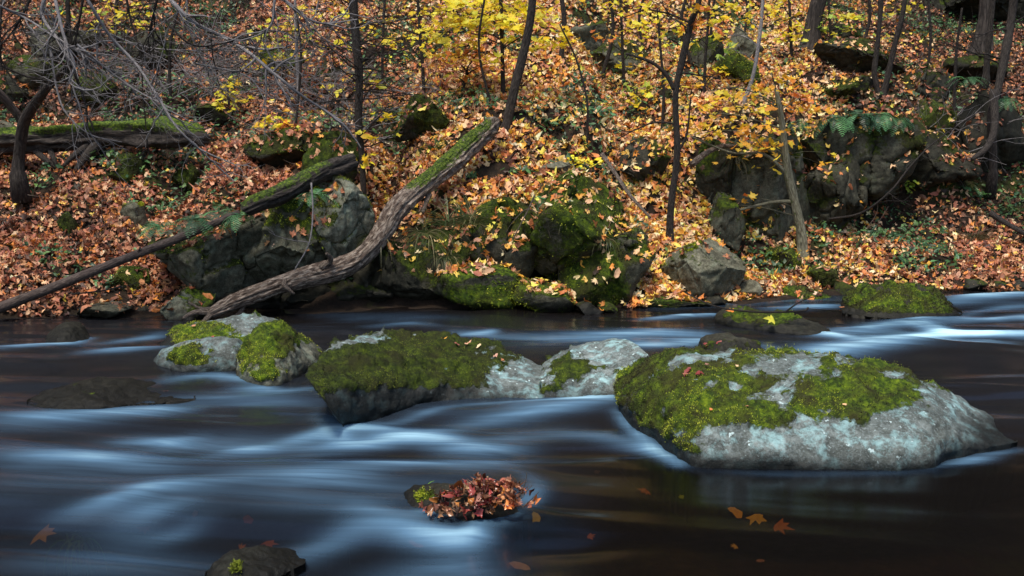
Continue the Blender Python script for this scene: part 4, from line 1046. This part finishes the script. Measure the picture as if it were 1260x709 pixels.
tree('sapling', 'sapling with lime green leaves in front of the stout grey trunk', [(1024, 66, None, 2), (1022, 40, None, 1.7), (1020, 10, None, 1.5), (1018, -30, None, 1.3)], M_BARK, cat='sapling', group=YS, clusters=[(1028, 26, 22, 8, 46, 'lime'), (1005, 36, 18, 7, 30, 'lime'), (1036, 36, 14, 6, 20, 'yellow'), (1022, 12, 14, 6, 20, 'yellow')])
tree('sapling', 'thin sapling with yellow leaves left of the stout grey trunk', [(974, 72, None, 2), (973, 40, None, 1.8), (971, 0, None, 1.6), (968, -60, None, 1.4)], M_BARK, cat='sapling', group=YS, clusters=[(962, 8, 12, 7, 24, 'yellow'), (972, 28, 14, 8, 30, 'yellow'), (978, 84, 12, 7, 16, 'lime'), (968, 44, 10, 5, 12, 'yellow')])
tree('sapling', 'leaning thin sapling above the mossy cushion rock with few yellow leaves', [(914, 128, None, 3), (926, 96, None, 2.4), (934, 50, None, 2.2), (938, 10, None, 2), (942, -60, None, 1.8)], M_TWIG, cat='sapling', group=YS, clusters=[(896, 44, 18, 6, 24, 'yellow'), (905, 65, 12, 5, 12, 'lime'), (920, 24, 12, 5, 12, 'yellow')])
tree('sapling', 'thin sapling with airy yellow leaves above the angular grey rock', [(768, 110, None, 2), (766, 60, None, 1.8), (764, 10, None, 1.6), (760, -50, None, 1.3)], M_BARK, cat='sapling', group=YS,
     clusters=[(745, 20, 24, 10, 24, 'yellow'), (785, 34, 24, 9, 24, 'yellow'), (770, 6, 34, 8, 26, 'yellow'), (735, 50, 16, 7, 12, 'orange'), (800, 62, 16, 7, 14, 'yellow'), (775, 84, 12, 6, 10, 'yellow')], twigs=3, tl=.5, tr=.004)
tree('sapling', 'thin sapling with sparse yellow leaves between the slim forking tree and the mossy cushion rock', [(866, 120, None, 2), (868, 70, None, 1.8), (872, 20, None, 1.5), (874, -50, None, 1.3)], M_BARK, cat='sapling', group=YS,
     clusters=[(880, 18, 22, 8, 20, 'yellow'), (900, 8, 20, 8, 20, 'yellow'), (862, 48, 14, 6, 12, 'yellow'), (885, 90, 16, 6, 14, 'yellow'), (850, 92, 14, 5, 10, 'orange')], twigs=3, tl=.5, tr=.004)
BARE = [(690, 74, 'bare straight stem just right of the dark leaning trunk', 3.5), (740, 98, 'bare thin stem rising beside the angular grey rock', 2.6), (722, 180, 'very thin bare stem in the bright leaves right of the fallen trunk top', 1.6),
        (792, 66, 'thin stem by the right end of the angular grey rock', 2), (853, 84, 'bare straight stem left of the mossy cushion rock', 2.4), (874, 50, 'faint thin stem behind the dark mossy rock, upper right', 1.8),
        (1062, 60, 'slender bare stem between the stout grey trunk and the fern ledge', 2.2), (1174, 160, 'thin bare stem on the shadowy ledge right of the crag', 2), (1138, 108, 'thin bare stem on the dark ledge below the far right trunks', 1.8),
        (604, 130, 'thin dark stem just left of the dark leaning trunk', 1.8), (815, 160, 'thin dark stem left of the slim forking tree', 2.0), (210, 128, 'thin upright stem in the twigs over the mossy log', 1.8), (362, 170, 'thin grey stem above the broken mossy trunk', 1.8),
        (6, 120, 'thin reddish stem at the extreme left', 2), (470, 118, 'slender bent stem just right of the twiggy dark tree', 2), (912, 60, 'thin grey stem behind the leaning slab', 1.6)]
for (bx, by, lab, rp) in BARE:
    k = rng.normal(0, 8, 4); up = min(by + 60, 150) if by > 150 else by + 70
    tree('sapling', lab, [(bx, by, None, rp), (bx + k[0], by - up * .35, None, rp * .9), (bx + k[0] * .6 + k[1], by - up * .7, None, rp * .8), (bx + k[1] + k[2], by - up, None, rp * .6)], M_BARK, ns=6, m=20, group=YS, cat='sapling', twigs=2, tl=.5, tr=.004)

# bare tree whose trunk stands outside the left edge; its drooping branches hang into the picture
bt_org = np.array([-5.6, 8.6, float(H(np.array([-5.6]), np.array([8.6]))[0])])
bt = empty('bare_tree', bt_org); tag(bt, 'leafless tree whose long grey branches hang in from the upper left', 'tree')
g = Geo()
limb = catmull([bt_org - [0, 0, .3], bt_org + [.1, 0, 1.6], bt_org + [.3, -.1, 2.9], bt_org + [1.4, -.4, 3.5], bt_org + [3.0, -.6, 3.65], bt_org + [5.2, -.7, 3.5]], 50)
tube(g, limb, np.linspace(.17, .02, 50), 12, .1, None, .05, True, 2); g.build('trunk', M_BARK, bt, bt_org)
BR = [([(54, 0), (52, 20), (68, 44), (83, 55), (120, 78), (150, 92)], 7.6, 3.4, 'l'), ([(68, 0), (76, 34), (83, 58), (92, 80), (86, 100), (96, 110)], 7.3, 3.0, 'l'), ([(83, 0), (86, 51), (91, 85), (105, 128), (108, 160)], 7.9, 3.6, 'd'),
      ([(108, 0), (135, 44), (169, 81), (200, 129), (217, 156), (244, 183), (288, 223)], 7.5, 2.8, 'l'), ([(210, 0), (237, 27), (277, 47), (305, 64), (338, 91), (372, 118), (420, 149)], 7.8, 4.2, 'l'), ([(345, -5), (372, 19), (399, 29), (440, 24)], 7.6, 2.6, 'l'),
      ([(156, 0), (162, 30), (173, 68), (176, 118), (183, 190)], 7.9, 2.0, 'd'), ([(95, 55), (135, 88), (169, 112), (212, 134)], 7.5, 2.0, 'l'), ([(-12, 2), (34, 24), (85, 56), (130, 70)], 7.4, 2.2, 'l'), ([(193, 0), (186, 30), (182, 52)], 7.8, 2.2, 'd'),
      ([(37, 0), (17, 37), (-6, 62)], 7.5, 2.4, 'd'), ([(338, 0), (332, 34), (300, 49), (280, 48)], 7.7, 2.2, 'l'), ([(102, 0), (95, 40), (90, 62)], 7.7, 2.2, 'd'), ([(230, 0), (232, 30), (244, 66), (262, 92)], 7.9, 1.6, 'l'), ([(258, 30), (262, 70), (268, 92)], 7.9, 1.5, 'd'),
      ([(200, 20), (230, 52), (262, 56), (330, 40), (400, 38)], 7.7, 1.6, 'd'), ([(130, 40), (180, 58), (240, 62), (290, 58)], 8.0, 1.5, 'l'), ([(240, 78), (300, 92), (320, 110), (336, 122)], 7.9, 1.6, 'l'), ([(62, 60), (70, 110), (82, 140), (110, 165), (150, 175)], 7.6, 1.7, 'l')]
for (pts, Y, rp, kind) in BR:
    P = np.array([pt(a, b, Y + .1 * math.sin(a * .05)) for a, b in catmull(pts, 30)])
    if pts[0][1] <= 5:
        li = limb[np.argmin(np.abs(limb[:, 0] - P[0, 0] * 1.05))]
        P = np.concatenate([catmull([li, (li + P[0]) / 2 + [0, 0, .05], P[0]], 8)[:-1], P])
    g = Geo(); r = rp * Y / F
    tube(g, P, np.linspace(r * .85, r * .30, len(P)), 6, .1, cap=False, seed=int(rp * 10))
    for k in range(9 if rp > 2.1 else 6):
        i = int(rng.integers(8, len(P) - 2)); t = P[i + 1] - P[i]; t /= np.linalg.norm(t)
        twig(g, P[i], t + rng.normal(0, .7, 3) * [1, .5, 1], rng.uniform(.2, .55), r * .42, 2, .0, .35, 3, 4)
    g.build('branch', M_TWIG if kind == 'l' else M_BARK, bt, bt_org)
# tangle of grey brushwood on the slope behind them
def brush(label, cx, cy, rx, ry, n, mat=M_TWIG):
    org = hill(cx, cy + ry); g = Geo()
    for k in range(int(n * 1.35)):
        q = hill(cx + rng.uniform(-1, 1) * rx, min(cy + ry * rng.uniform(-.2, 1), 240))
        d = np.array([rng.normal(0, .9), -.5 * rng.random(), rng.uniform(.1, .8)])
        twig(g, q - [0, .05, 0], d, rng.uniform(.5, 1.1) * rx / 60, .006, 2, .06, .3, 3, 4)
    return tag(g.build('brushwood', mat, None, org), label, 'brushwood')
brush('grey tangle of dead twigs behind the bare branches, upper left', 205, 95, 70, 32, 46)
brush('grey dead twigs crowding round the twiggy dark tree', 425, 120, 45, 70, 32)
brush('fine grey twigs between the yellow bush and the twiggy dark tree', 345, 95, 55, 38, 26)
brush('pale dead twigs low in front of the rusty orange bush', 520, 108, 34, 14, 14)
brush('dead twigs on the dark ledge right of the crag', 1150, 175, 50, 26, 16)

# ================================================================== FERNS, GRASS, LOW PLANTS
def fern(label, px, py, spread, n=9, Y=None, pal='fern', droop=.55, group='ferns', dz=0.0, fwd=.6):
    c = hill(px, py) if Y is None else pt(px, py, Y); c = c + [0, 0, dz]
    L0 = spread * c[1] / F; o = empty('fern', c); tag(o, label, 'fern', group)
    n = int(n * 1.5); L0 *= 1.15
    for k in range(n):
        a = rng.uniform(0, 2 * math.pi) if k else -math.pi / 2
        d = np.array([math.cos(a), math.sin(a) * .8 - fwd * .4, rng.uniform(.45, .9)]); L = L0 * rng.uniform(.7, 1.15)
        P = [np.zeros(3)]; dd = d / np.linalg.norm(d)
        for s in range(12):
            dd = dd + [0, 0, -droop * .28]; dd /= np.linalg.norm(dd); P.append(P[-1] + dd * L / 12)
        P = np.array(P); g = Geo(); t = np.gradient(P, axis=0); t /= np.linalg.norm(t, axis=1, keepdims=True)
        sd = np.cross(t, [0, 0, 1.0]); sd /= np.maximum(np.linalg.norm(sd, axis=1, keepdims=True), 1e-6); up = np.cross(sd, t)
        col = pick(pal, 1)[0] * rng.uniform(.5, 1.4)
        for s in np.linspace(1.0, 11.7, 13):
            i = int(s); f = s - i; p = P[i] * (1 - f) + P[min(i + 1, 12)] * f
            w = L * .20 * math.sin(math.pi * min(1, (s / 12) * .86 + .12)) ** .8
            for sg in (-1, 1):
                tip = p + sg * sd[i] * w + t[i] * w * .45 - up[i] * w * .25 * rng.uniform(.4, 1.4)
                b = t[i] * L * .013
                m = (p + tip) / 2
                V = np.array([p - b, m - b * 1.3, tip, m + b * 1.3, p + b])
                g.add(V, tris=[[0, 1, 4], [1, 3, 4], [1, 2, 3]], col=np.repeat([[*np.clip(col * rng.uniform(.7, 1.3), 0, 1), 1]], 5, 0))
        me_o = g.build('frond', M_GREEN, o, (0, 0, 0), smooth=False)
    return o
fern('fern hanging over the left shoulder of the left outcrop', 198, 280, 32, 12, 8.62)
fern('wide fern on the outcrop top just below the thin pole', 238, 272, 34, 12, 8.60)
fern('fern behind the thin pole among orange leaves', 268, 262, 28, 9, 8.66)
fern('bright fern drooping right under the broken mossy trunk', 296, 266, 32, 9, 8.5, droop=.8)
fern('fern leaning out over the top of the pale outcrop rock', 388, 240, 30, 8, 8.75, droop=.6)
fern('fern at the left end of the fern ledge on the crag', 1030, 146, 32, 10, 11.35, droop=.8)
fern('fern in the middle of the fern ledge on the crag', 1058, 142, 32, 10, 11.35, droop=.8)
fern('fern below the thin curved tree on the crag', 1084, 142, 30, 10, 11.4, droop=.8)
fern('fern at the right end of the fern ledge on the crag', 1106, 146, 28, 9, 11.45, droop=.8)
fern('fern on the rock near the thin upright trunk, right', 1190, 98, 26, 9, 12.2)
fern('fern low on the crag left of the ferns row', 982, 150, 22, 7, 11.2, droop=.9)
fern('fern in the leaves above the middle outcrop', 672, 246, 24, 8, 9.2)
fern('fern on the black rock by the gnarled trunk', 1238, 122, 24, 7, 12.0, droop=.9)
fern('fern in the leaves left of the fallen trunk top', 520, 158, 22, 8)

def grass(label, px, py, n, L, Y=None, pal=((.16, .16, .06), (.26, .23, .11), (.08, .12, .03), (.06, .10, .03)), hang=.5, group='grass tufts'):
    c = hill(px, py) if Y is None else pt(px, py, Y)
    L = L * c[1] / F; g = Geo()
    for k in range(n):
        a = rng.uniform(0, 2 * math.pi); d = np.array([math.cos(a) * .7, math.sin(a) * .5 - .35, rng.uniform(.4, 1.2)]); d /= np.linalg.norm(d)
        P = [np.array([rng.normal(0, .03), rng.normal(0, .02), 0])]; l = L * rng.uniform(.6, 1.2)
        for s in range(7): d = d + [0, 0, -hang * .45]; d /= np.linalg.norm(d); P.append(P[-1] + d * l / 7)
        P = np.array(P) + c; s = np.cross(P[-1] - P[0], [0, 1, .3]); s /= np.linalg.norm(s) + 1e-9
        w = np.linspace(.0045, .0008, 8)[:, None]
        V = np.concatenate([P - s * w, P + s * w]); q = [[i, i + 1, i + 9, i + 8] for i in range(7)]
        col = np.array(pal[int(rng.integers(0, len(pal)))]) * rng.uniform(.7, 1.2)
        g.add(V, quads=q, col=np.repeat([[*col, 1]], 16, 0))
    return tag(g.build('grass_tuft', M_GREEN, None, c), label, 'grass tuft', group)
grass('pale drooping grass tuft hanging over the middle outcrop', 580, 276, 90, 44, 9.0)
grass('smaller pale grass tuft left of the drooping one', 552, 278, 70, 46, 9.0)
grass('dead straw grass hanging beside the fallen trunk', 522, 290, 60, 60, 9.0, hang=.8)
DG = ((.05, .07, .02), (.10, .10, .04), (.03, .05, .015), (.18, .16, .08))
grass('dark grass hanging over the left part of the middle outcrop ledge', 548, 318, 60, 30, 8.85, DG, hang=.9)
grass('dark grass and roots hanging off the big mossy rock face', 690, 262, 70, 36, 9.05, DG, hang=.8)
grass('dark grass hanging beside the pale outcrop rock', 462, 296, 60, 40, 8.9, DG, hang=.9)
grass('short dark grass at the lower mossy buttress', 742, 296, 50, 26, 9.0, DG, hang=.8)
grass('dark grass tuft on the lip of the crag', 905, 196, 60, 34, 11.0, DG, hang=.9)
grass('green grass tuft in leaves left of the fallen trunk top', 538, 186, 60, 26, None, ((.06, .13, .04), (.10, .17, .05)))
grass('green grass tuft in leaves at the right edge', 1246, 262, 60, 26, None, ((.06, .12, .03), (.10, .15, .05), (.2, .18, .08)))
grass('dry grass tuft on the right leaf slope', 1195, 300, 70, 40, None, ((.16, .13, .06), (.22, .18, .09), (.08, .09, .03)), hang=.35)

def herb(label, px, py, r, n, pal='green', size=.04, Y=None, group='low green plants', name='low_plant'):
    c = hill(px, py) if Y is None else pt(px, py, Y); s = r * c[1] / F; g = Geo()
    p = rng.normal(0, 1, (n, 3)) * [s * .55, s * .4, s * .22] + c + [0, -.03, s * .25]
    p[:, 2] = np.maximum(p[:, 2], H(p[:, 0], p[:, 1]) + .03)
    nr = np.stack([rng.normal(0, .5, n), rng.normal(-.5, .5, n), np.ones(n)], 1)
    V, T, C = leaves(p, nr, rng.uniform(.6, 1.2, n) * size, pick(pal, n), .2, .75); g.add(V, tris=T, col=C)
    return tag(g.build(name, M_GREEN, None, c), label, 'plant', group)
HB = [(150, 202, 24, 60, 'green', 'dark ivy plant under the mossy log'), (232, 150 + 66, 14, 24, 'green', 'small green sprig below the right end of the mossy log'), (185, 182, 10, 22, 'lime', 'light green seedling in front of the mossy log'),
      (322, 178, 22, 60, 'green', 'dark green plant on the bank above the broken mossy trunk'), (345, 192, 20, 50, 'green', 'dark green plant right above the broken mossy trunk'), (404, 160, 20, 40, 'green', 'ivy patch left of the twiggy dark tree'),
      (505, 150, 24, 50, 'green', 'dark leafy plant in the leaves right of the twiggy dark tree'), (735, 142, 14, 26, 'fern', 'teal leaved plant in the bright leaves, upper middle'), (752, 134, 12, 18, 'fern', 'small teal sprig right of the teal leaved plant'), (672, 158, 18, 30, 'green', 'low green plant right of the fallen trunk top'),
      (580, 222, 10, 18, 'green', 'small green plant right of the fallen trunk'), (640, 214, 14, 26, 'green', 'green plant on top of the middle outcrop'), (775, 235, 12, 20, 'green', 'green sprig beside the pale bare stick'), (1088, 168, 20, 44, 'lime', 'light green plant hanging below the fern ledge'), (1120, 178, 14, 26, 'green', 'dark green plant under the fern ledge'),
      (1125, 235, 22, 40, 'lime', 'yellow green low plant on the right leaf slope'), (1040, 245, 12, 20, 'green', 'small green plant in leaves below the crag'), (1195, 245, 16, 26, 'green', 'dull green plant in leaves near the right edge'), (1180, 320, 14, 20, 'green', 'green sprig by the dry grass on the right slope'), (955, 315, 18, 40, 'green', 'green plant at the foot of the lichened sapling'),
      (850, 60, 14, 24, 'green', 'dark sprig high beside the slim forking tree'), (1090, 26, 12, 22, 'green', 'green plant in leaves near the top, beside the thin curved tree'), (1155, 30, 12, 22, 'green', 'green plant in leaves below the top right cliff'), (430, 255, 18, 36, 'green', 'ivy on the slope between the pale outcrop rock and fallen trunk'),
      (715, 208, 20, 40, 'yellow', 'patch of yellow leaved plant on top of the middle outcrop'), (270, 30, 24, 40, 'green', 'dark evergreen plant behind the bare branches, top left'), (60, 20, 24, 50, 'fern', 'dark evergreen plant in the top left corner'), (15, 190, 20, 40, 'green', 'dark ivy at the foot of the bent dark trunk'), (480, 10, 22, 30, 'green', 'dark green plant at the top edge right of the twiggy dark tree'), (1112, 325, 12, 18, 'green', 'small green plant by the water, right slope')]
for (px, py, r, n, pal, lab) in HB: herb(lab, px, py, r, n, pal)

# ================================================================== LEAVES ON AND IN THE WATER
def surf(px, py, V):
    q = V - np.array([0, 0, CH])
    dep = q[:, 1] * CP - q[:, 2] * SP
    sx = 630 + F * q[:, 0] / dep; sy = 354.5 - F * (q[:, 1] * SP + q[:, 2] * CP) / dep
    d = (sx - px) ** 2 + (sy - py) ** 2; d = d + 40 * (dep - dep.min())
    return int(np.argmin(d))
def one_leaf(label, p, n, size, pal, group, mat=M_LITTER, name='fallen_leaf', curl=.3):
    V, T, C = leaves(np.array([p]), np.array([n]), np.array([size]), pick(pal, 1), curl)
    g = Geo(); g.add(V, tris=T, col=C)
    return tag(g.build(name, mat, None, p), label, 'leaf', group)
for (px, py, pal, s) in [(848, 458, 'red', .03), (858, 461, 'red', .032), (846, 464, 'rust', .022), (868, 452, 'red', .02), (905, 452, 'gold', .02), (920, 500, 'rust', .016), (985, 470, 'gold', .016), (1040, 500, 'gold', .014), (875, 505, 'gold', .014)]:
    k = surf(px, py, BV); one_leaf('small reddish or tan leaf lying on the mossy back of the largest boulder', BV[k] + BN[k] * .012, BN[k] + [0, 0, .3], s, pal, 'leaves on the largest boulder')
for (px, py, pal, s) in [(545, 421, 'gold', .022), (560, 424, 'red', .026), (575, 424, 'rust', .024), (590, 428, 'gold', .02), (610, 440, 'red', .026), (618, 446, 'rust', .022)]:
    k = surf(px, py, CV); one_leaf('small leaf lying along the crest of the long mossy boulder', CV[k] + CN[k] * .010, CN[k] + [0, 0, .3], s, pal, 'leaves on the long mossy boulder')
for (px, py, Y, pal, s, lab) in [(341, 405, 6.72, 'orange', .045, 'bright orange leaf propped on top of the steep mossy boulder'), (262, 417, 6.95, 'red', .03, 'reddish leaf at the crest of the low bare grey boulder'), (247, 430, 6.75, 'orange', .025, 'orange leaf on the face of the low bare grey boulder'),
                                 (870, 424, 7.0, 'red', .04, 'pink leaf on the left end of the small dark wet boulder'), (884, 422, 7.0, 'red', .04, 'pale pink leaf in the middle of the small dark wet boulder'), (950, 393, 7.75, 'lime', .06, 'pale yellow leaf on the long low dark boulder'), (901, 383, 8.0, 'orange', .04, 'yellow orange leaf by the twig on the long low dark boulder'), (296, 674, 3.95, 'orange', .022, 'small orange leaf on top of the dark boulder at the bottom edge')]:
    one_leaf(lab, pt(px, py, Y), np.array([.2, -.6, .8]), s, pal, 'single leaves on stream boulders')
SUB = [(795, 604, 'gold', .035, 'tan leaf drifting in the dark water in front of the largest boulder'), (840, 612, 'lime', .022, 'greenish leaf in the dark water in front of the largest boulder'), (735, 580, 'rust', .03, 'dull leaf in the dark water left of the largest boulder'), (725, 660, 'rust', .03, 'dim brown leaf under the water near the bottom, right of the leaf clump'),
       (905, 630, 'orange', .05, 'orange leaf at the left end of the sunken leaf drift'), (930, 636, 'orange', .06, 'rusty leaf in the middle of the sunken leaf drift'), (958, 648, 'rust', .06, 'dark rust leaf at the right end of the sunken leaf drift'), (905, 672, 'gold', .022, 'small yellow leaf under water below the sunken leaf drift'), (935, 690, 'red', .02, 'small pinkish leaf under water near the bottom edge'),
       (660, 636, 'yellow', .06, 'large yellow leaf trailing in the water right of the leaf clump'), (640, 652, 'gold', .05, 'golden leaf trailing in the water under the leaf clump'), (305, 640, 'orange', .045, 'orange leaf under the water left of the leaf clump'), (330, 668, 'orange', .04, 'dim orange leaf under water above the dark bottom boulder'),
       (50, 657, 'orange', .08, 'blurred orange leaf under water in the lower left'), (178, 650, 'rust', .04, 'rust leaf under water, lower left middle'), (240, 632, 'red', .03, 'reddish leaf under water, left of the orange one'), (640, 697, 'gold', .05, 'pale leaf under water at the bottom edge, centre'), (512, 670, 'orange', .03, 'orange leaf under water below the bright white tongue')]
for (px, py, pal, s, lab) in SUB:
    p = wat(px, py, -.05 if 630 < px < 670 else -.11); one_leaf(lab, p, np.array([rng.normal(0, .2), -.3, 1]), s, pal, 'leaves under the water', M_WETLEAF, 'submerged_leaf', .06)
grass('green water weed streaming under the water, lower left', 92, 664, 26, 60, 4.02, ((.05, .16, .03), (.09, .24, .04), (.04, .11, .02)), hang=1.6)
grass('bright green grass blades at the left end of the leaf clump rock', 515, 618, 36, 34, 4.32, ((.12, .28, .03), (.2, .38, .04), (.06, .16, .02)), hang=.7)
# clump of soaked leaves caught on the low rock
c = wat(590, 628, .04); g = Geo(); n = 300
rng = np.random.default_rng(77); u = np.clip(rng.normal(.06, .46, n), -1.15, 1.1); a = rng.uniform(0, math.pi, n)
p = np.stack([c[0] + u * .185 + rng.normal(0, .008, n), c[1] + .03 + np.cos(a) * .075, c[2] + .005 + rng.normal(0, .008, n) + np.sin(a) * (.082 * (1 - .85 * u ** 2).clip(.06, 1)) + np.abs(rng.normal(0, .010, n)) + .02 * u], 1)
nr = np.stack([rng.normal(0, .9, n), rng.normal(-.5, .7, n), rng.normal(.5, .6, n)], 1)
cc = pick('rust', n) * .62; rd = rng.random(n) < .3; cc[rd] = pick('red', int(rd.sum())); cc[u > .35] = pick('rust', int((u > .35).sum())) * 1.3; cc[rng.random(n) < .35] *= .5
V, T, C = leaves(p, nr, rng.uniform(.014, .030, n), cc, .7); g.add(V, tris=T, col=C)
clump = tag(g.build('leaf_clump', M_WETLEAF, None, c), 'clump of crumpled dark red and orange soaked leaves on the low wet rock', 'leaf clump')
g = Geo()
for k in range(11):
    x0 = rng.uniform(-.12, .17); b = c + [x0, rng.uniform(-.05, .03), .03]; e = b + np.array([rng.normal(.01, .05), rng.normal(-.02, .03), rng.uniform(-.03, .08)])
    if k < 2: b = c + [.15, 0, .05]; e = b + [.03 + .02 * k, 0, .10 - .05 * k]
    m = (b + e) / 2 + [.008, 0, .005]
    tube(g, catmull([b, m, e], 6), np.linspace(.0022, .001, 6), 4, cap=False)
g.build('stalk', M_WEATHER, clump, c)

# ================================================================== LIGHT, SKY, CAMERA
w = bpy.data.worlds.new('World'); SC.world = w; w.use_nodes = True
nt = w.node_tree; nt.nodes.clear()
sky = nt.nodes.new('ShaderNodeTexSky'); sky.sky_type = 'NISHITA'; sky.sun_disc = False
SUN_EL, SUN_AZ = math.radians(68), math.radians(205)      # azimuth clockwise from +Y
sky.sun_elevation = SUN_EL; sky.sun_rotation = SUN_AZ; sky.air_density = 1.0; sky.dust_density = 2.5; sky.ozone_density = 1.0
bg = nt.nodes.new('ShaderNodeBackground'); bg.inputs['Strength'].default_value = .075
out = nt.nodes.new('ShaderNodeOutputWorld'); nt.links.new(sky.outputs[0], bg.inputs[0]); nt.links.new(bg.outputs[0], out.inputs[0])
sl = bpy.data.lights.new('sun', 'SUN'); sl.energy = 1.5; sl.angle = math.radians(14); sl.color = (1, .93, .82)
so = bpy.data.objects.new('sun', sl); COL.objects.link(so)
dirv = Vector((math.sin(SUN_AZ) * math.cos(SUN_EL), math.cos(SUN_AZ) * math.cos(SUN_EL), math.sin(SUN_EL)))
so.rotation_euler = dirv.to_track_quat('Z', 'Y').to_euler(); so.location = dirv * 30

cam = bpy.data.cameras.new('camera'); cam.sensor_width = 36; cam.lens = 36 * F / 1260; cam.clip_end = 600; cam.clip_start = .05
co = bpy.data.objects.new('camera', cam); COL.objects.link(co); co.location = (0, 0, CH); co.rotation_euler = (math.pi / 2 - PITCH, 0, 0)
SC.camera = co
SC.view_settings.view_transform = 'Standard'; SC.view_settings.look = 'None'; SC.view_settings.gamma = 1; SC.view_settings.exposure = 1.3
SC.view_settings.use_curve_mapping = False
SC.cycles.use_denoising = True
SC.cycles.max_bounces = 6; SC.cycles.transparent_max_bounces = 8
SC.cycles.caustics_reflective = False; SC.cycles.caustics_refractive = False
